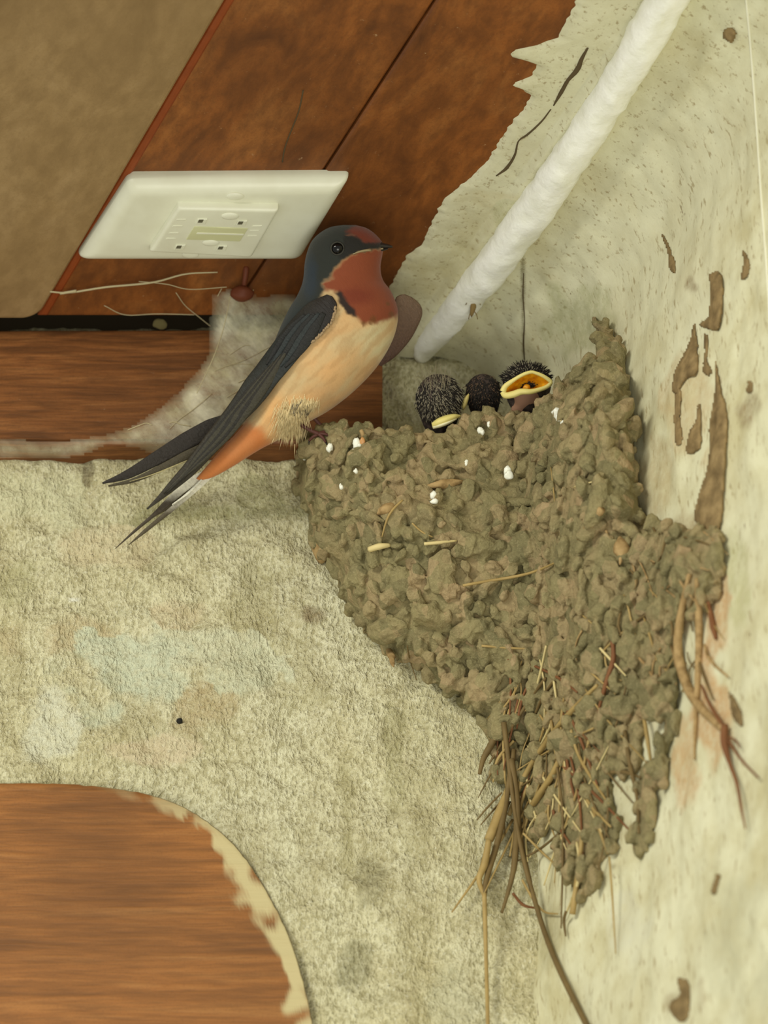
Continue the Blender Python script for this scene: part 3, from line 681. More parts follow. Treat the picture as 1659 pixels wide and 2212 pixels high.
# mud scraps left on the walls
scraps = [
 ([(1532, 592), (1548, 586), (1561, 600), (1562, 650), (1556, 700), (1546, 714), (1510, 702), (1530, 684), (1533, 640)], 0.004, 'tall dark mud scrap highest beside the nest on the right wall'),
 ([(1500, 690), (1506, 740), (1508, 790), (1502, 812), (1482, 818), (1462, 850), (1452, 840), (1458, 800), (1474, 770), (1490, 735)], 0.003, 'wedge-shaped mud scrap just left of the tall dark one'),
 ([(1546, 780), (1556, 830), (1572, 900), (1570, 960), (1564, 1060), (1556, 1140), (1530, 1150), (1500, 1120), (1512, 1060), (1530, 1000), (1532, 920), (1542, 860)], 0.004, 'longest mud streak running down the right wall to the nest edge'),
 ([(1426, 500), (1438, 515), (1452, 550), (1460, 578), (1456, 590), (1446, 580), (1442, 545)], 0.002, 'slim slanting mud fleck alone above the nest horn'),
 ([(1602, 538), (1614, 552), (1620, 575), (1612, 600), (1600, 602), (1606, 570)], 0.002, 'small olive mud fleck near the right picture edge'),
 ([(1506, 876), (1514, 880), (1514, 960), (1500, 978), (1482, 976), (1490, 930), (1502, 910)], 0.0025, 'short mud scrap between nest wall and the longest streak'),
 ([(1520, 720), (1530, 730), (1528, 780), (1538, 800), (1530, 812), (1518, 800), (1522, 770)], 0.002, 'drop-shaped mud drip under the tall dark scrap'),
 ([(1574, 1494), (1588, 1510), (1602, 1540), (1604, 1568), (1592, 1562), (1580, 1540)], 0.003, 'pointed dark mud scrap to the right of the hanging root'),
 ([(1546, 1888), (1556, 1892), (1550, 1916), (1544, 1932), (1536, 1926), (1542, 1906)], 0.002, 'small brown mud speck low on the right wall'),
 ([(1462, 2112), (1486, 2120), (1490, 2160), (1484, 2200), (1466, 2206), (1446, 2180), (1452, 2160), (1468, 2150)], 0.002, 'brown mud blotch at the bottom of the right wall'),
 ([(1564, 64), (1578, 60), (1590, 70), (1582, 92), (1570, 88), (1562, 80)], 0.002, 'round brown mud dot near the top right of the wall'),
 ([(1462, 830), (1472, 850), (1468, 900), (1474, 950), (1460, 960), (1456, 890)], 0.002, 'thin broken mud strip hanging under the wedge-shaped scrap'),
 ([(1616, 820), (1628, 830), (1622, 850), (1612, 846)], 0.0015, 'tiny brown mud dot right of the longest streak'),
]
M_scrap = Mat('wall_mud', 0.9, 0.2); s1 = M_scrap.noise(200, 4)
M_scrap.color(M_scrap.ramp(s1, [(0.3, rgb(104, 86, 56)), (0.6, rgb(142, 120, 82)), (0.8, rgb(160, 138, 98))])).bump(s1, 0.5, 0.001)
for poly, hm, lb in scraps:
    mb = MB(); pl = crom(poly+[poly[0]], 46)[:-1]; pl = [(p[0]+2.5*noise.noise(Vector((i*.9, hm*999, 0))), p[1]+2.5*noise.noise(Vector((i*.9, 9, hm*999)))) for i, p in enumerate(pl)]
    hf = lambda u, v: hm*np.sqrt(np.clip(1-(1-np.clip(-sd(u, v, pl)/12, 0, 1))**2, 0, 1))+0.0004
    solid_from(pl, hf, lambda u, v, h: np.full(np.shape(u), -0.002), 3, mb)
    Vt = np.array(mb.V); Vt += (fbm(Vt, 200, 2, 2)*0.0009)[:, None]*np.array(-FWD); mb.V = [tuple(p) for p in Vt]
    mb.build('mud_scrap', M_scrap, label=lb, cat='mud scrap', group='mud scraps on the wall')
M_black = Mat('black_speck', 0.8).color(rgb(30, 28, 22))
mb = MB(); blob(mb, surf(388, 1558, 0.0006), (RIGHT*0.0013, FWD*0.0008, UP*0.0013), 2, 0.3); mb.build('dark_speck', M_black, label='tiny black speck on the rough wall above the rounded board', cat='speck')
# ------------------------------------------------------------ cobweb
M_web = Mat('cobweb', 0.9, 0.1); M_web.color(M_web.mix(M_web.ramp(M_web.noise(70, 4), [(0.4, 0.0), (0.7, 1.0)]), rgb(228, 222, 194), rgb(196, 190, 148)))
al = M_web.math('ADD', M_web.math('MULTIPLY', M_web.ramp(M_web.noise(55, 6, 0.7), [(0.25, 0.1), (0.75, 1.0)]), 0.72), M_web.math('MULTIPLY', M_web.ramp(M_web.noise(34, 5, 0.7, M_web.vec((4, 1, 1), (0, 0.7, 0))), [(0.45, 0.0), (0.6, 1.0)]), 0.2))
fall = M_web.attr('Col', 'Alpha'); M_web.l(M_web.math('MULTIPLY', al, fall), M_web.b.inputs['Alpha'])
webp = [(458, 640), (500, 625), (560, 640), (640, 640), (700, 700), (690, 800), (640, 860), (560, 900), (500, 930), (420, 960), (345, 985), (300, 968), (230, 962), (170, 985), (60, 990), (-40, 990), (-40, 950), (40, 950), (110, 954), (190, 946), (260, 930), (310, 905), (360, 870), (400, 832), (432, 796), (452, 756), (454, 700)]
webp = [tuple(p) for p in crom(webp+[webp[0]], 120)[:-1]]
us = np.arange(-40, 706, 6); vs = np.arange(618, 996, 6); idx = {}; V = []; Fc = []; A = []
def webpt(u, v):
    y = np.interp(v, [620, 700, 800, 955, 990], [-0.036, -0.026, -0.021, -0.0165, -0.008])-0.004*max(0, min(1, (u-200)/300))*max(0, min(1, (990-v)/150))
    return on_y(u, v, y-0.0015*noise.fractal(Vector((u*0.012, v*0.012, 0)), 1, 2, 3))
for j in range(len(vs)-1):
    for i in range(len(us)-1):
        if not inpoly(us[i]+3, vs[j]+3, webp): continue
        f = []
        for a, b in ((j, i), (j, i+1), (j+1, i+1), (j+1, i)):
            if (a, b) not in idx:
                idx[(a, b)] = len(V); V.append(webpt(us[b], vs[a])); dE = -float(sd(np.array([us[b]]), np.array([vs[a]]), webp)[0])
                A.append((1, 1, 1, 0.15+0.85*min(1, max(0, dE/22))*(0.75+0.25*min(1, us[b]/400))))
            f.append(idx[(a, b)])
        Fc.append(tuple(f))
WEB = thing('cobweb', 'dusty grey cobweb draped over the beam behind the swallow', 'cobweb', webpt(400, 850))
mesh('web_sheet', V, Fc, M_web, WEB, attrs={'Col': np.array(A)})
M_thread = Mat('web_thread', 0.8).color(rgb(190, 178, 140))
def zc_thread(px, r, seg=24, z=0.004):
    mb = MB(); tube(mb, [on_z(u, v, ZC-z) for u, v in crom(px, seg)], r, 5); mb.build('thread', M_thread, WEB)
zc_thread([(108, 630), (150, 632), (230, 620), (330, 610), (400, 592), (470, 588)], [0.0004, 0.0005, 0.0003])
zc_thread([(130, 634), (165, 628)], 0.0006, 6); zc_thread([(300, 608), (360, 614), (410, 625), (490, 620)], 0.0002)
zc_thread([(380, 632), (400, 660), (430, 685), (455, 705)], 0.0002, z=0.003); zc_thread([(225, 660), (270, 680), (340, 678), (420, 680)], 0.0002, z=0.003)
for px in ([(470, 640), (480, 620), (485, 600)], [(540, 640), (556, 610), (560, 590)], [(500, 625), (485, 700), (462, 770), (425, 850)]):
    mb = MB(); tube(mb, [webpt(u, v) for u, v in crom(px, 40)], 0.0002, 5); mb.build('thread', M_thread, WEB)
for i in range(46):
    u0 = random.uniform(150, 620); v0 = random.uniform(680, 980); a = random.uniform(-1.2, 0.6); L = random.uniform(40, 150)
    q = [(u0+math.cos(a)*L*t+8*math.sin(3*t+i), v0+math.sin(a)*L*t+6*math.cos(4*t+i)) for t in (0, 0.33, 0.66, 1)]
    if not all(inpoly(np.array([x]), np.array([y]), webp)[0] for x, y in q): continue
    mb = MB(); tube(mb, [webpt(u, v)-FWD*0.0004 for u, v in crom(q, 16)], random.uniform(0.00008, 0.0002), 4); mb.build('thread', M_thread, WEB)
# debris in the dark gap above the beam
mb = MB(); blob(mb, on_y(345, 700, -0.0165), (RIGHT*0.003, Vector((0, 0.002, 0)), UP*0.0022), 3, 0.3)
mb.build('debris_clump', Mat('grey_fluff', 0.95).color(rgb(96, 88, 54)), label='small greyish fluff clump in the dark gap above the beam', cat='debris')

# ------------------------------------------------------------ birds
def make_plane(u0, v0, p0):
    d0 = (p0-CAM).dot(FWD)
    def P(u, v, q=0.0):   # q in pixels towards the viewer
        d = d0-q/5000.0; return CAM+ray(u, v)*d
    return P
def loft(st, nring, nseg, P, tip0=True, tip1=True):
    """st rows: back u,v, belly u,v, thickness px, q centre"""
    A = crom(st, nring); V = []; Fc = []
    for (au, av, bu, bv, th, q) in A:
        cu, cv = (au+bu)/2, (av+bv)/2; hu, hv = (bu-au)/2, (bv-av)/2
        for k in range(nseg):
            a = 2*math.pi*k/nseg; V.append(P(cu+hu*math.cos(a), cv+hv*math.cos(a), q+th*math.sin(a)))
    for i in range(nring-1):
        for k in range(nseg): Fc.append((i*nseg+k, i*nseg+(k+1) % nseg, (i+1)*nseg+(k+1) % nseg, (i+1)*nseg+k))
    Fc.append(tuple(range(nseg))[::-1]); Fc.append(tuple((nring-1)*nseg+k for k in range(nseg)))
    return V, Fc
PB = make_plane(690, 930, nh(690, 940, -0.002))
BIRD = thing('barn_swallow', 'adult swallow with blue-black back, rust-red throat and buff belly perched on the nest rim', 'bird', PB(690, 935))
body_st = [(424, 1034, 432, 1038, 3, -12), (452, 1000, 462, 1030, 13, -10), (486, 962, 506, 1006, 24, -8), (520, 925, 560, 972, 34, -5), (548, 885, 612, 945, 46, 0), (566, 845, 655, 918, 58, 2), (575, 800, 712, 886, 72, 2), (588, 752, 768, 842, 86, 2),
           (605, 708, 816, 790, 94, 2), (624, 668, 850, 730, 94, 2), (641, 640, 860, 675, 86, 2), (652, 615, 846, 632, 76, 2), (656, 595, 827, 604, 68, 2), (658, 570, 822, 577, 66, 2), (663, 546, 826, 550, 66, 2), (674, 520, 828, 528, 62, 2),
           (694, 501, 812, 507, 50, 2), (716, 490, 792, 493, 32, 2), (742, 486, 768, 486, 9, 2)]
bV, bF = loft(body_st, 420, 200, PB)
bVn = np.array([list(p) for p in bV]); uu, vv = projn(bVn)
nz1 = fbm(bVn, 420, 1.0, 2)*3.5; nz2 = fbm(bVn, 420, 9.0, 2)*3.5
U, Vv = uu+nz1, vv+nz2
def cc(*c): return np.array(rgb(*c)[:3])
C = np.tile(cc(204, 172, 124), (len(bV), 1))
def paint(mask, c): 
    global C
    C = C*(1-mask[:, None])+np.array(c)*mask[:, None]
def soft(poly, w=4): return 1-sstep(-w, w, sd(U, Vv, poly))
paint(soft([(540, 1000), (700, 780), (860, 640), (900, 800), (600, 1000)], 40)*0.0, cc(222, 196, 150))
paint(1-sstep(0, 1, np.hypot((U-815)/60, (Vv-745)/70)), cc(212, 206, 164))
paint((1-sstep(0.3, 1, np.hypot((U-700)/80, (Vv-780)/70)))*0.6, cc(222, 176, 120))
paint((1-sstep(0.3, 1, np.hypot((U-700)/60, (Vv-860)/40)))*0.5, cc(206, 160, 112))
paint((1-sstep(0.3, 1, np.hypot((U-600)/60, (Vv-890)/50)))*0.6, cc(226, 170, 104))
paint(soft([(380, 1100), (400, 960), (500, 900), (566, 928), (600, 975), (500, 1040)], 14), cc(196, 118, 62))
paint((1-sstep(0.4, 1, np.hypot((U-628)/34, (Vv-925)/40)))*0.8, cc(224, 206, 164))
bl = fbm(np.stack([(uu+vv)*0.012, (uu-vv)*0.004, uu*0], 1), 1.0, 5, 4)
paint(np.clip(bl*1.1+0.1, 0, 0.6), cc(222, 170, 112)); paint(np.clip(-bl*1.1+0.05, 0, 0.6), cc(200, 186, 144))
paint(np.clip(fbm(np.stack([(uu+vv)*0.05, (uu-vv)*0.012, uu*0], 1), 1.0, 15, 3)*1.2, 0, 0.35), cc(176, 136, 88))
paint(soft([(380, 1100), (400, 960), (500, 900), (560, 926), (590, 975), (500, 1040)], 16)*0.85, cc(196, 118, 62))
throat = [(900, 520), (846, 536), (790, 540), (756, 551), (738, 567), (722, 580), (716, 598), (694, 612), (699, 626), (728, 630), (742, 648), (758, 676), (786, 700), (819, 697), (858, 684), (900, 640)]
paint(soft(throat, 7), cc(132, 66, 38))
paint(soft(throat, 6)*(1-sstep(0.2, 1, np.hypot((U-770)/60, (Vv-640)/30)))*0.7, cc(112, 46, 28))
dark = [(600, 480), (800, 470), (840, 500), (840, 536), (790, 541), (756, 550), (738, 566), (722, 578), (716, 598), (694, 611), (700, 625), (690, 650), (640, 720), (560, 850), (480, 960), (440, 900), (560, 700), (640, 600)]
paint(soft(dark, 5), cc(40, 43, 38))
paint(soft(dark, 4)*(1-sstep(0.3, 1, np.hypot((U-668)/26, (Vv-600)/70))), cc(38, 48, 56))
paint(soft(dark, 4)*(1-sstep(0.3, 1, np.hypot((U-620)/50, (Vv-680)/70)))*0.8, cc(34, 44, 46))
band = [(724, 632), (736, 628), (750, 650), (768, 672), (768, 684), (752, 678), (736, 658)]
paint(soft(band, 4), cc(46, 34, 30))
for bu, bv, r in ((786, 698, 9), (806, 690, 11), (846, 680, 9), (838, 656, 6), (800, 700, 6)): paint((1-sstep(0.3, 1, np.hypot((U-bu)/r, (Vv-bv)/r)))*0.7, cc(104, 66, 28))
paint(soft([(748, 500), (772, 482), (800, 485), (822, 506), (836, 526), (800, 530), (776, 516)], 7), cc(108, 46, 26))
paint(soft([(742, 508), (770, 512), (784, 524), (830, 524), (832, 536), (790, 540), (764, 548), (742, 560), (728, 556), (742, 530)], 4)*0.9, cc(30, 28, 24))
paint((1-sstep(0.5, 1, np.hypot((U-757)/16, (Vv-508)/4)))*0.6, cc(112, 72, 52))
M_bird = Mat('plumage', 0.75, 0.25); cs = M_bird.attr('Col')
fv = M_bird.vec((1, 1, 1), (0, math.radians(-50), 0)); fm = M_bird.n('ShaderNodeMapping'); fm.inputs['Scale'].default_value = (1, 3, 5); M_bird.l(fv, fm.inputs[0])
fn = M_bird.noise(230, 5, 0.7, fm.outputs[0])
M_bird.color(M_bird.mix(M_bird.ramp(fn, [(0.3, 0.3), (0.65, 0.0)]), cs, M_bird.mix(1.0, cs, (0.78, 0.72, 0.66, 1), 'MULTIPLY')))
M_bird.bump(fn, 0.3, 0.0008); M_bird.b.inputs['Sheen Weight'].default_value = 0.15
mesh('body', bV, bF, M_bird, BIRD, attrs={'Col': C})
BB = BVHTree.FromPolygons([Vector(p) for p in bV], bF)
d0B = (PB(690, 930)-CAM).dot(FWD)
def bq(u, v, default=None):
    h = BB.ray_cast(CAM, ray(u, v).normalized())
    if h[0] is None: return default
    return (d0B-(h[0]-CAM).dot(FWD))*5000
# eye
M_eye = Mat('eye_gloss', 0.12, 0.35).color(rgb(10, 8, 7)); M_ring = Mat('eye_ring', 0.7).color(rgb(54, 52, 44))
qe = bq(729, 537); c = PB(729, 537, qe-4)
def eye(c, r, q=1.0, parent=None):
    mb = MB(); blob(mb, c, (RIGHT*r, FWD*r*0.8, UP*r), 3); e = mb.build('eye', M_eye, parent)
    mb = MB(); tube(mb, [c-FWD*r*0.42*q+(RIGHT*math.cos(a)+UP*math.sin(a))*r*1.0 for a in np.linspace(0, 2*math.pi, 30)], r*0.13, 6); mb.build('eye_ring', M_ring, e)
eye(c, 0.0027, 1.0, BIRD)
mb = MB(); cf = PB(731, 537, -qe+8); blob(mb, cf, (RIGHT*0.0026, FWD*0.0022, UP*0.0026), 3); mb.build('eye', M_eye, BIRD)
# beak
M_beak = Mat('black_beak', 0.3, 0.5).color(rgb(38, 34, 32)); M_gape = Mat('pale_gape', 0.5).color(rgb(150, 136, 102))
bs = [(800, 518, 800, 540, 20, 12), (815, 521, 815, 540, 17, 14), (829, 525, 829, 538, 10, 14), (840, 528, 840, 536, 6, 14), (848, 531, 848, 535, 2, 14)]
V, Fc = loft(bs, 30, 24, PB); BK = mesh('beak', V, Fc, M_beak, BIRD)
bs = [(798, 534, 800, 547, 20, 12), (815, 537, 815, 545, 14, 14), (828, 537, 828, 542, 8, 14), (838, 536, 838, 539, 3, 14)]
V, Fc = loft(bs, 24, 20, PB); mesh('lower_mandible', V, Fc, M_beak, BK)
mb = MB(); tube(mb, [PB(u, v, (bq(u, v, 20) if u < 800 else 30 if u < 812 else 24)+1.5) for u, v in crom([(762, 549), (775, 544), (790, 541), (803, 540), (815, 538), (828, 537)], 20)], [0.0002, 0.0005, 0.0006, 0.0003], 7); mb.build('gape_line', M_gape, BK)
# wings
M_wing = Mat('wing_feathers', 0.5, 0.4)
wc = M_wing.attr('Col'); wv = M_wing.vec((1, 1, 1), (0, math.radians(-51), 0)); wm = M_wing.n('ShaderNodeMapping'); wm.inputs['Scale'].default_value = (1, 8, 9); M_wing.l(wv, wm.inputs[0])
wn = M_wing.noise(150, 4, 0.65, wm.outputs[0])
M_wing.color(M_wing.mix(M_wing.ramp(wn, [(0.35, 0.0), (0.7, 0.55)]), wc, M_wing.mix(1.0, wc, (0.45, 0.45, 0.45, 1), 'MULTIPLY'))); M_wing.bump(wn, 0.6, 0.0012)
def sheet(name, st, P, colf, parent, th=6, nring=90, nseg=28, mat=None, qmin=None, jag=0.0):
    """st rows: upper u,v,q lower u,v,q"""
    A = crom(st, nring); V = []; Fc = []; n = nseg
    ctr = []
    for r, (au, av, aq, bu, bv, bqq) in enumerate(A):
        for sgn in (1, -1):
            for k in range(n):
                f = k/(n-1); f2 = f if sgn == 1 else 1-f
                u = au+(bu-au)*f2; v = av+(bv-av)*f2; q = aq+(bqq-aq)*f2
                if qmin is not None:
                    b_ = bq(u, v, None)
                    if b_ is not None: q = max(q, b_+qmin)
                bul = th*math.sqrt(max(0, 1-(2*f2-1)**2))*math.sin(math.pi*min(1, 0.12+r/(nring-1)*0.9))**0.5
                V.append(P(u, v, q+(bul if sgn == 1 else -bul*0.2-1.0)))
    m = 2*n
    for i in range(nring-1):
        for k in range(m): Fc.append((i*m+k, i*m+(k+1) % m, (i+1)*m+(k+1) % m, (i+1)*m+k))
    Fc.append(tuple(range(m))[::-1]); Fc.append(tuple((nring-1)*m+k for k in range(m)))
    Vn = np.array([list(p) for p in V]); u, v = projn(Vn)
    return mesh(name, V, Fc, mat or M_wing, parent, attrs={'Col': colf(u, v)})
def wing_col(u, v):
    s = (v-640)*0.8+(717-u)*0.6    # runs from the shoulder to the tip
    c1, c2, c3 = cc(42, 34, 30), cc(38, 44, 44), cc(54, 48, 36)
    t = np.clip(s/430, 0, 1)[:, None]; c = np.where(t < 0.35, c1+(c2-c1)*t/0.35, c2+(c3-c2)*(t-0.35)/0.65)
    P_ = np.stack([u*0.02, v*0.02, u*0], 1); k = (fbm(P_, 1.0, 4, 3)[:, None]*0.5+0.5); return c*(0.8+0.4*np.clip(k, 0, 1))
wing_st = [(706, 636, 62, 718, 640, 66), (690, 643, 55, 728, 660, 85), (664, 656, 45, 719, 690, 98), (632, 688, 42, 696, 718, 98), (604, 722, 42, 674, 740, 96), (580, 754, 42, 648, 770, 90), (555, 788, 40, 622, 801, 82), (530, 820, 38, 599, 828, 72), (512, 848, 34, 580, 854, 62), (490, 880, 30, 556, 882, 52), (464, 914, 26, 530, 908, 44), (438, 948, 20, 500, 942, 34), (416, 978, 14, 463, 981, 24), (396, 1005, 8, 423, 1022, 14), (368, 1038, 4, 384, 1054, 6), (342, 1070, 0, 350, 1079, 0), (316, 1099, -4, 319, 1101, -4)]
WING = sheet('wing', wing_st, PB, wing_col, BIRD, th=9, nring=150, nseg=40, qmin=5)
WB = BVHTree.FromPolygons([v.co.copy() for v in WING.data.vertices], [tuple(p.vertices) for p in WING.data.polygons])
def wq(u, v, d):
    h = WB.ray_cast(CAM, ray(u, v).normalized())
    return d if h[0] is None else (d0B-(h[0]-CAM).dot(FWD))*5000
# flight feathers laid along the wing, each a long blade with a shaft
def blade(name, pl, wid, q, colr, parent, th=1.6, seg=44, tipw=0.15, mat=None):
    pts = crom(pl, seg); V = []; Fc = []; nn = 9
    W = np.interp(np.linspace(0, 1, seg), np.linspace(0, 1, len(wid)), wid)
    for i, (u, v) in enumerate(pts):
        a = pts[min(i+1, seg-1)]-pts[max(i-1, 0)]; a = a/np.linalg.norm(a); nrm = np.array([-a[1], a[0]])
        qq = q(u, v) if callable(q) else q
        for sgn in (1, -1):
            for k in range(nn):
                f = k/(nn-1)*2-1; f = f*sgn
                V.append(PB(u+nrm[0]*f*W[i], v+nrm[1]*f*W[i], qq+(th*(1-abs(f))**0.7+0.3 if sgn == 1 else -0.6)))
    m = 2*nn
    for i in range(seg-1):
        for k in range(m): Fc.append((i*m+k, i*m+(k+1) % m, (i+1)*m+(k+1) % m, (i+1)*m+k))
    Fc.append(tuple(range(m))[::-1]); Fc.append(tuple((seg-1)*m+k for k in range(m)))
    c = colr if callable(colr) else (lambda u, v: np.tile(colr, (len(u), 1)))
    u, v = projn(np.array([list(p) for p in V])); return mesh(name, V, Fc, mat or M_wing, parent, attrs={'Col': c(u, v)})
for k in range(6):
    f = k/5
    pl = [(585+f*40, 790-f*40), (545+f*28, 838-f*2), (505+f*26, 888+f*4), (462+f*24, 940+f*8), (425+f*10+0, 985+f*12), (390-f*2+8, 1022+f*10), (350+12*f, 1066)]
    if k in (0, 5): pl = pl[:6]
    blade('flight_feather', pl, [3, 8, 9, 8, 6, 4, 1], lambda u, v: wq(u, v, 10)+1.5, (cc(38, 34, 27), cc(62, 58, 44))[k % 2], WING)
for k in range(5):       # coverts
    f = k/4
    pl = [(660+f*40, 680-f*4), (628+f*44, 716+f*6), (600+f*46, 752+f*8), (575+f*40, 788+f*6)]
    blade('covert_feather', pl, [5, 11, 11, 7, 2], lambda u, v: wq(u, v, 60)+1.5, (cc(34, 34, 32), cc(44, 50, 50))[k % 2], WING)
M_edge = Mat('buff_feather_edge', 0.8).color(rgb(158, 134, 102))
mb = MB()
for i in range(34):
    t = i/33; u, v = crom([(726, 664), (719, 690), (697, 717), (676, 738)], 34)[i]
    blob(mb, PB(u+random.uniform(-2, 1), v+random.uniform(-2, 2), wq(u-6, v-3, 90)+1), (RIGHT*0.0006, FWD*0.0003, UP*0.0007), 1, 0.5)
mb.build('feather_edge', M_edge, WING)
# far wing: the wrist seen beyond the breast, and its long tip beyond the tail
far_st = [(868, 636, -40, 874, 635, -44), (856, 642, -36, 893, 644, -50), (852, 658, -34, 909, 660, -54), (850, 680, -34, 912, 680, -54), (846, 704, -34, 902, 706, -52), (842, 726, -34, 889, 730, -50), (834, 750, -34, 872, 752, -46), (826, 770, -32, 850, 774, -42), (816, 788, -30, 824, 791, -34)]
FARW = sheet('wing', far_st, PB, lambda u, v: cc(120, 96, 76)+(cc(88, 62, 50)-cc(120, 96, 76))*np.clip((v-640)/140, 0, 1)[:, None], BIRD, th=7, nring=60)
FARW['label'] = 'brown underside of the far wing'
tipc = lambda u, v: np.tile(cc(42, 35, 28), (len(u), 1))
blade('flight_feather', [(500, 905), (455, 925), (400, 954), (335, 992), (275, 1025), (221, 1044)], [14, 20, 19, 15, 10, 2], -28, tipc, FARW)
blade('flight_feather', [(470, 950), (400, 985), (350, 1010), (290, 1037), (234, 1050)], [8, 10, 8, 5, 2], -24, lambda u, v: np.tile(cc(74, 66, 46), (len(u), 1)), FARW)
blade('flight_feather', [(430, 985), (390, 1001), (330, 1025), (280, 1040)], [1.5, 1.5, 1.2, 0.6], -20, lambda u, v: np.tile(cc(178, 166, 118), (len(u), 1)), FARW, th=0.5)
# tail
tr = thing  # tail feathers are parts of the bird
M_tail = M_wing
tw = cc(236, 230, 208)
def tail_c(u, v):
    t = np.clip((v-1055)/30, 0, 1)[:, None]; return tw*(1-t)+cc(70, 60, 46)*t
blade('tail_feather', [(446, 1022), (415, 1040), (385, 1064), (355, 1092), (328, 1116), (290, 1148), (248, 1186)], [8, 10, 9, 7, 4, 3, 0.6], -16, tail_c, BIRD)
blade('tail_feather', [(455, 1025), (425, 1053), (385, 1088), (350, 1117), (311, 1149), (278, 1177)], [7, 7, 6, 5, 4, 0.8], -12, lambda u, v: (lambda t: tw*(1-t)+cc(84, 74, 54)*t)(np.clip((v-1060)/50, 0, 1)[:, None]), BIRD)
blade('tail_feather', [(430, 1030), (395, 1062), (362, 1092), (336, 1112)], [8, 10, 8, 3], -20, lambda u, v: np.tile(cc(96, 84, 62), (len(u), 1)), BIRD)
blade('tail_feather', [(436, 1036), (405, 1066), (372, 1090)], [2, 2.5, 1], -7, lambda u, v: np.tile(cc(240, 236, 216), (len(u), 1)), BIRD, th=0.6)
# downy tufts at the thigh
def tufts(name, mat, n, cu, cv, su, sv, dirf, L, P, parent, r=0.00018, qf=None, label=None):
    mb = MB()
    for i in range(n):
        u = random.gauss(cu, su); v = random.gauss(cv, sv); q = qf(u, v)
        if q is None: continue
        du, dv = dirf(u, v); l = L*random.uniform(0.5, 1.2)
        a, b, c = P(u, v, q), P(u+du*l*0.5, v+dv*l*0.5, q+1.2), P(u+du*l, v+dv*l, q+0.2)
        t = (c-a).normalized(); s_ = t.cross(FWD).normalized()*r
        mb.add([a-s_, a+s_, b+s_*0.8, b-s_*0.8, c, a-FWD*r, b-FWD*r], [(0, 1, 2, 3), (3, 2, 4), (0, 3, 6, 5), (5, 6, 2, 1), (6, 3, 4), (2, 6, 4)])
    o = mb.build(name, mat, parent, kind='stuff')
    if label: o['label'] = label
    return o
M_down = Mat('cream_down', 0.9, 0.1).color(rgb(240, 220, 172)); M_down2 = Mat('grey_down', 0.9, 0.1).color(rgb(118, 108, 92))
tufts('thigh_down', M_down, 800, 628, 900, 13, 16, lambda u, v: (random.gauss((u-632)*0.010-0.08, 0.06), 1), 30, PB, BIRD, 0.00014, lambda u, v: (bq(u, v, 30))-0.6)
tufts('thigh_down', M_down, 260, 660, 868, 14, 6, lambda u, v: (random.gauss(-0.1, 0.1), 1), 20, PB, BIRD, 0.00014, lambda u, v: (bq(u, v, 30))-0.4)
tufts('thigh_down', M_down2, 70, 655, 878, 13, 6, lambda u, v: (random.gauss(-0.5, 0.2), 0.8), 18, PB, BIRD, 0.0003, lambda u, v: (bq(u, v, 30))+1, 'dark grey gap in the flank down')
# legs and toes
M_leg = Mat('leg_skin', 0.55, 0.3).color(rgb(84, 48, 40)); M_claw = Mat('claw', 0.3).color(rgb(30, 26, 24))
def leg(pl, q, toes):
    mb = MB(); tube(mb, [PB(u, v, q) for u, v in pl], [0.0009, 0.0008, 0.0009], 10, 14)
    L = mb.build('leg', M_leg, BIRD)
    for tp in toes:
        mb = MB(); tube(mb, [PB(*p) for p in tp], [0.0008, 0.0007, 0.0005], 8, 10); T = mb.build('toe', M_leg, L)
        e, f = tp[-1], tp[-2]; d = (e[0]-f[0], e[1]-f[1])
        mb = MB(); tube(mb, [PB(*e), PB(e[0]+d[0]*0.2+1, e[1]+4, e[2]+2), PB(e[0]+d[0]*0.3+2, e[1]+9, e[2])], [0.0004, 0.0003, 0.0001], 6, 8); mb.build('claw', M_claw, T)
leg([(640, 900), (648, 915), (668, 928), (690, 938)], 34, [[(688, 937, 34), (704, 938, 36), (716, 944, 36)], [(688, 937, 34), (698, 946, 40), (704, 956, 42)], [(688, 937, 34), (706, 932, 28), (722, 934, 24)], [(688, 937, 34), (676, 944, 30), (668, 952, 26)]])
leg([(672, 895), (692, 918), (706, 925), (720, 930)], 4, [[(718, 929, 4), (734, 930, 6), (746, 936, 6)], [(718, 929, 4), (728, 936, 12), (734, 946, 14)], [(718, 929, 4), (736, 924, -4), (750, 926, -8)], [(718, 929, 4), (706, 934, 0), (698, 940, -4)]])

# ------------------------------------------------------------ chicks
M_chick = Mat('chick_skin', 0.85, 0.2); ck = M_chick.noise(500, 3)
M_chick.color(M_chick.ramp(ck, [(0.35, rgb(40, 34, 32)), (0.65, rgb(78, 66, 60))])).bump(ck, 0.5, 0.0006)
M_quill = Mat('grey_quills', 0.7, 0.2).color(rgb(146, 138, 118)); M_quill2 = Mat('dark_quills', 0.8, 0.2).color(rgb(46, 42, 38)); M_fluff = Mat('pale_fluff', 0.95, 0.1).color(rgb(150, 140, 116))
M_bill = Mat('chick_bill', 0.45, 0.4).color(rgb(226, 212, 130)); M_mouth = Mat('mouth_orange', 0.4, 0.4); M_mouth.color(M_mouth.mix(M_mouth.ramp(M_mouth.noise(260, 3), [(0.35, 0.0), (0.65, 1.0)]), rgb(236, 176, 24), rgb(190, 110, 14)))
M_pink = Mat('pink_skin', 0.6, 0.3).color(rgb(168, 128, 104))
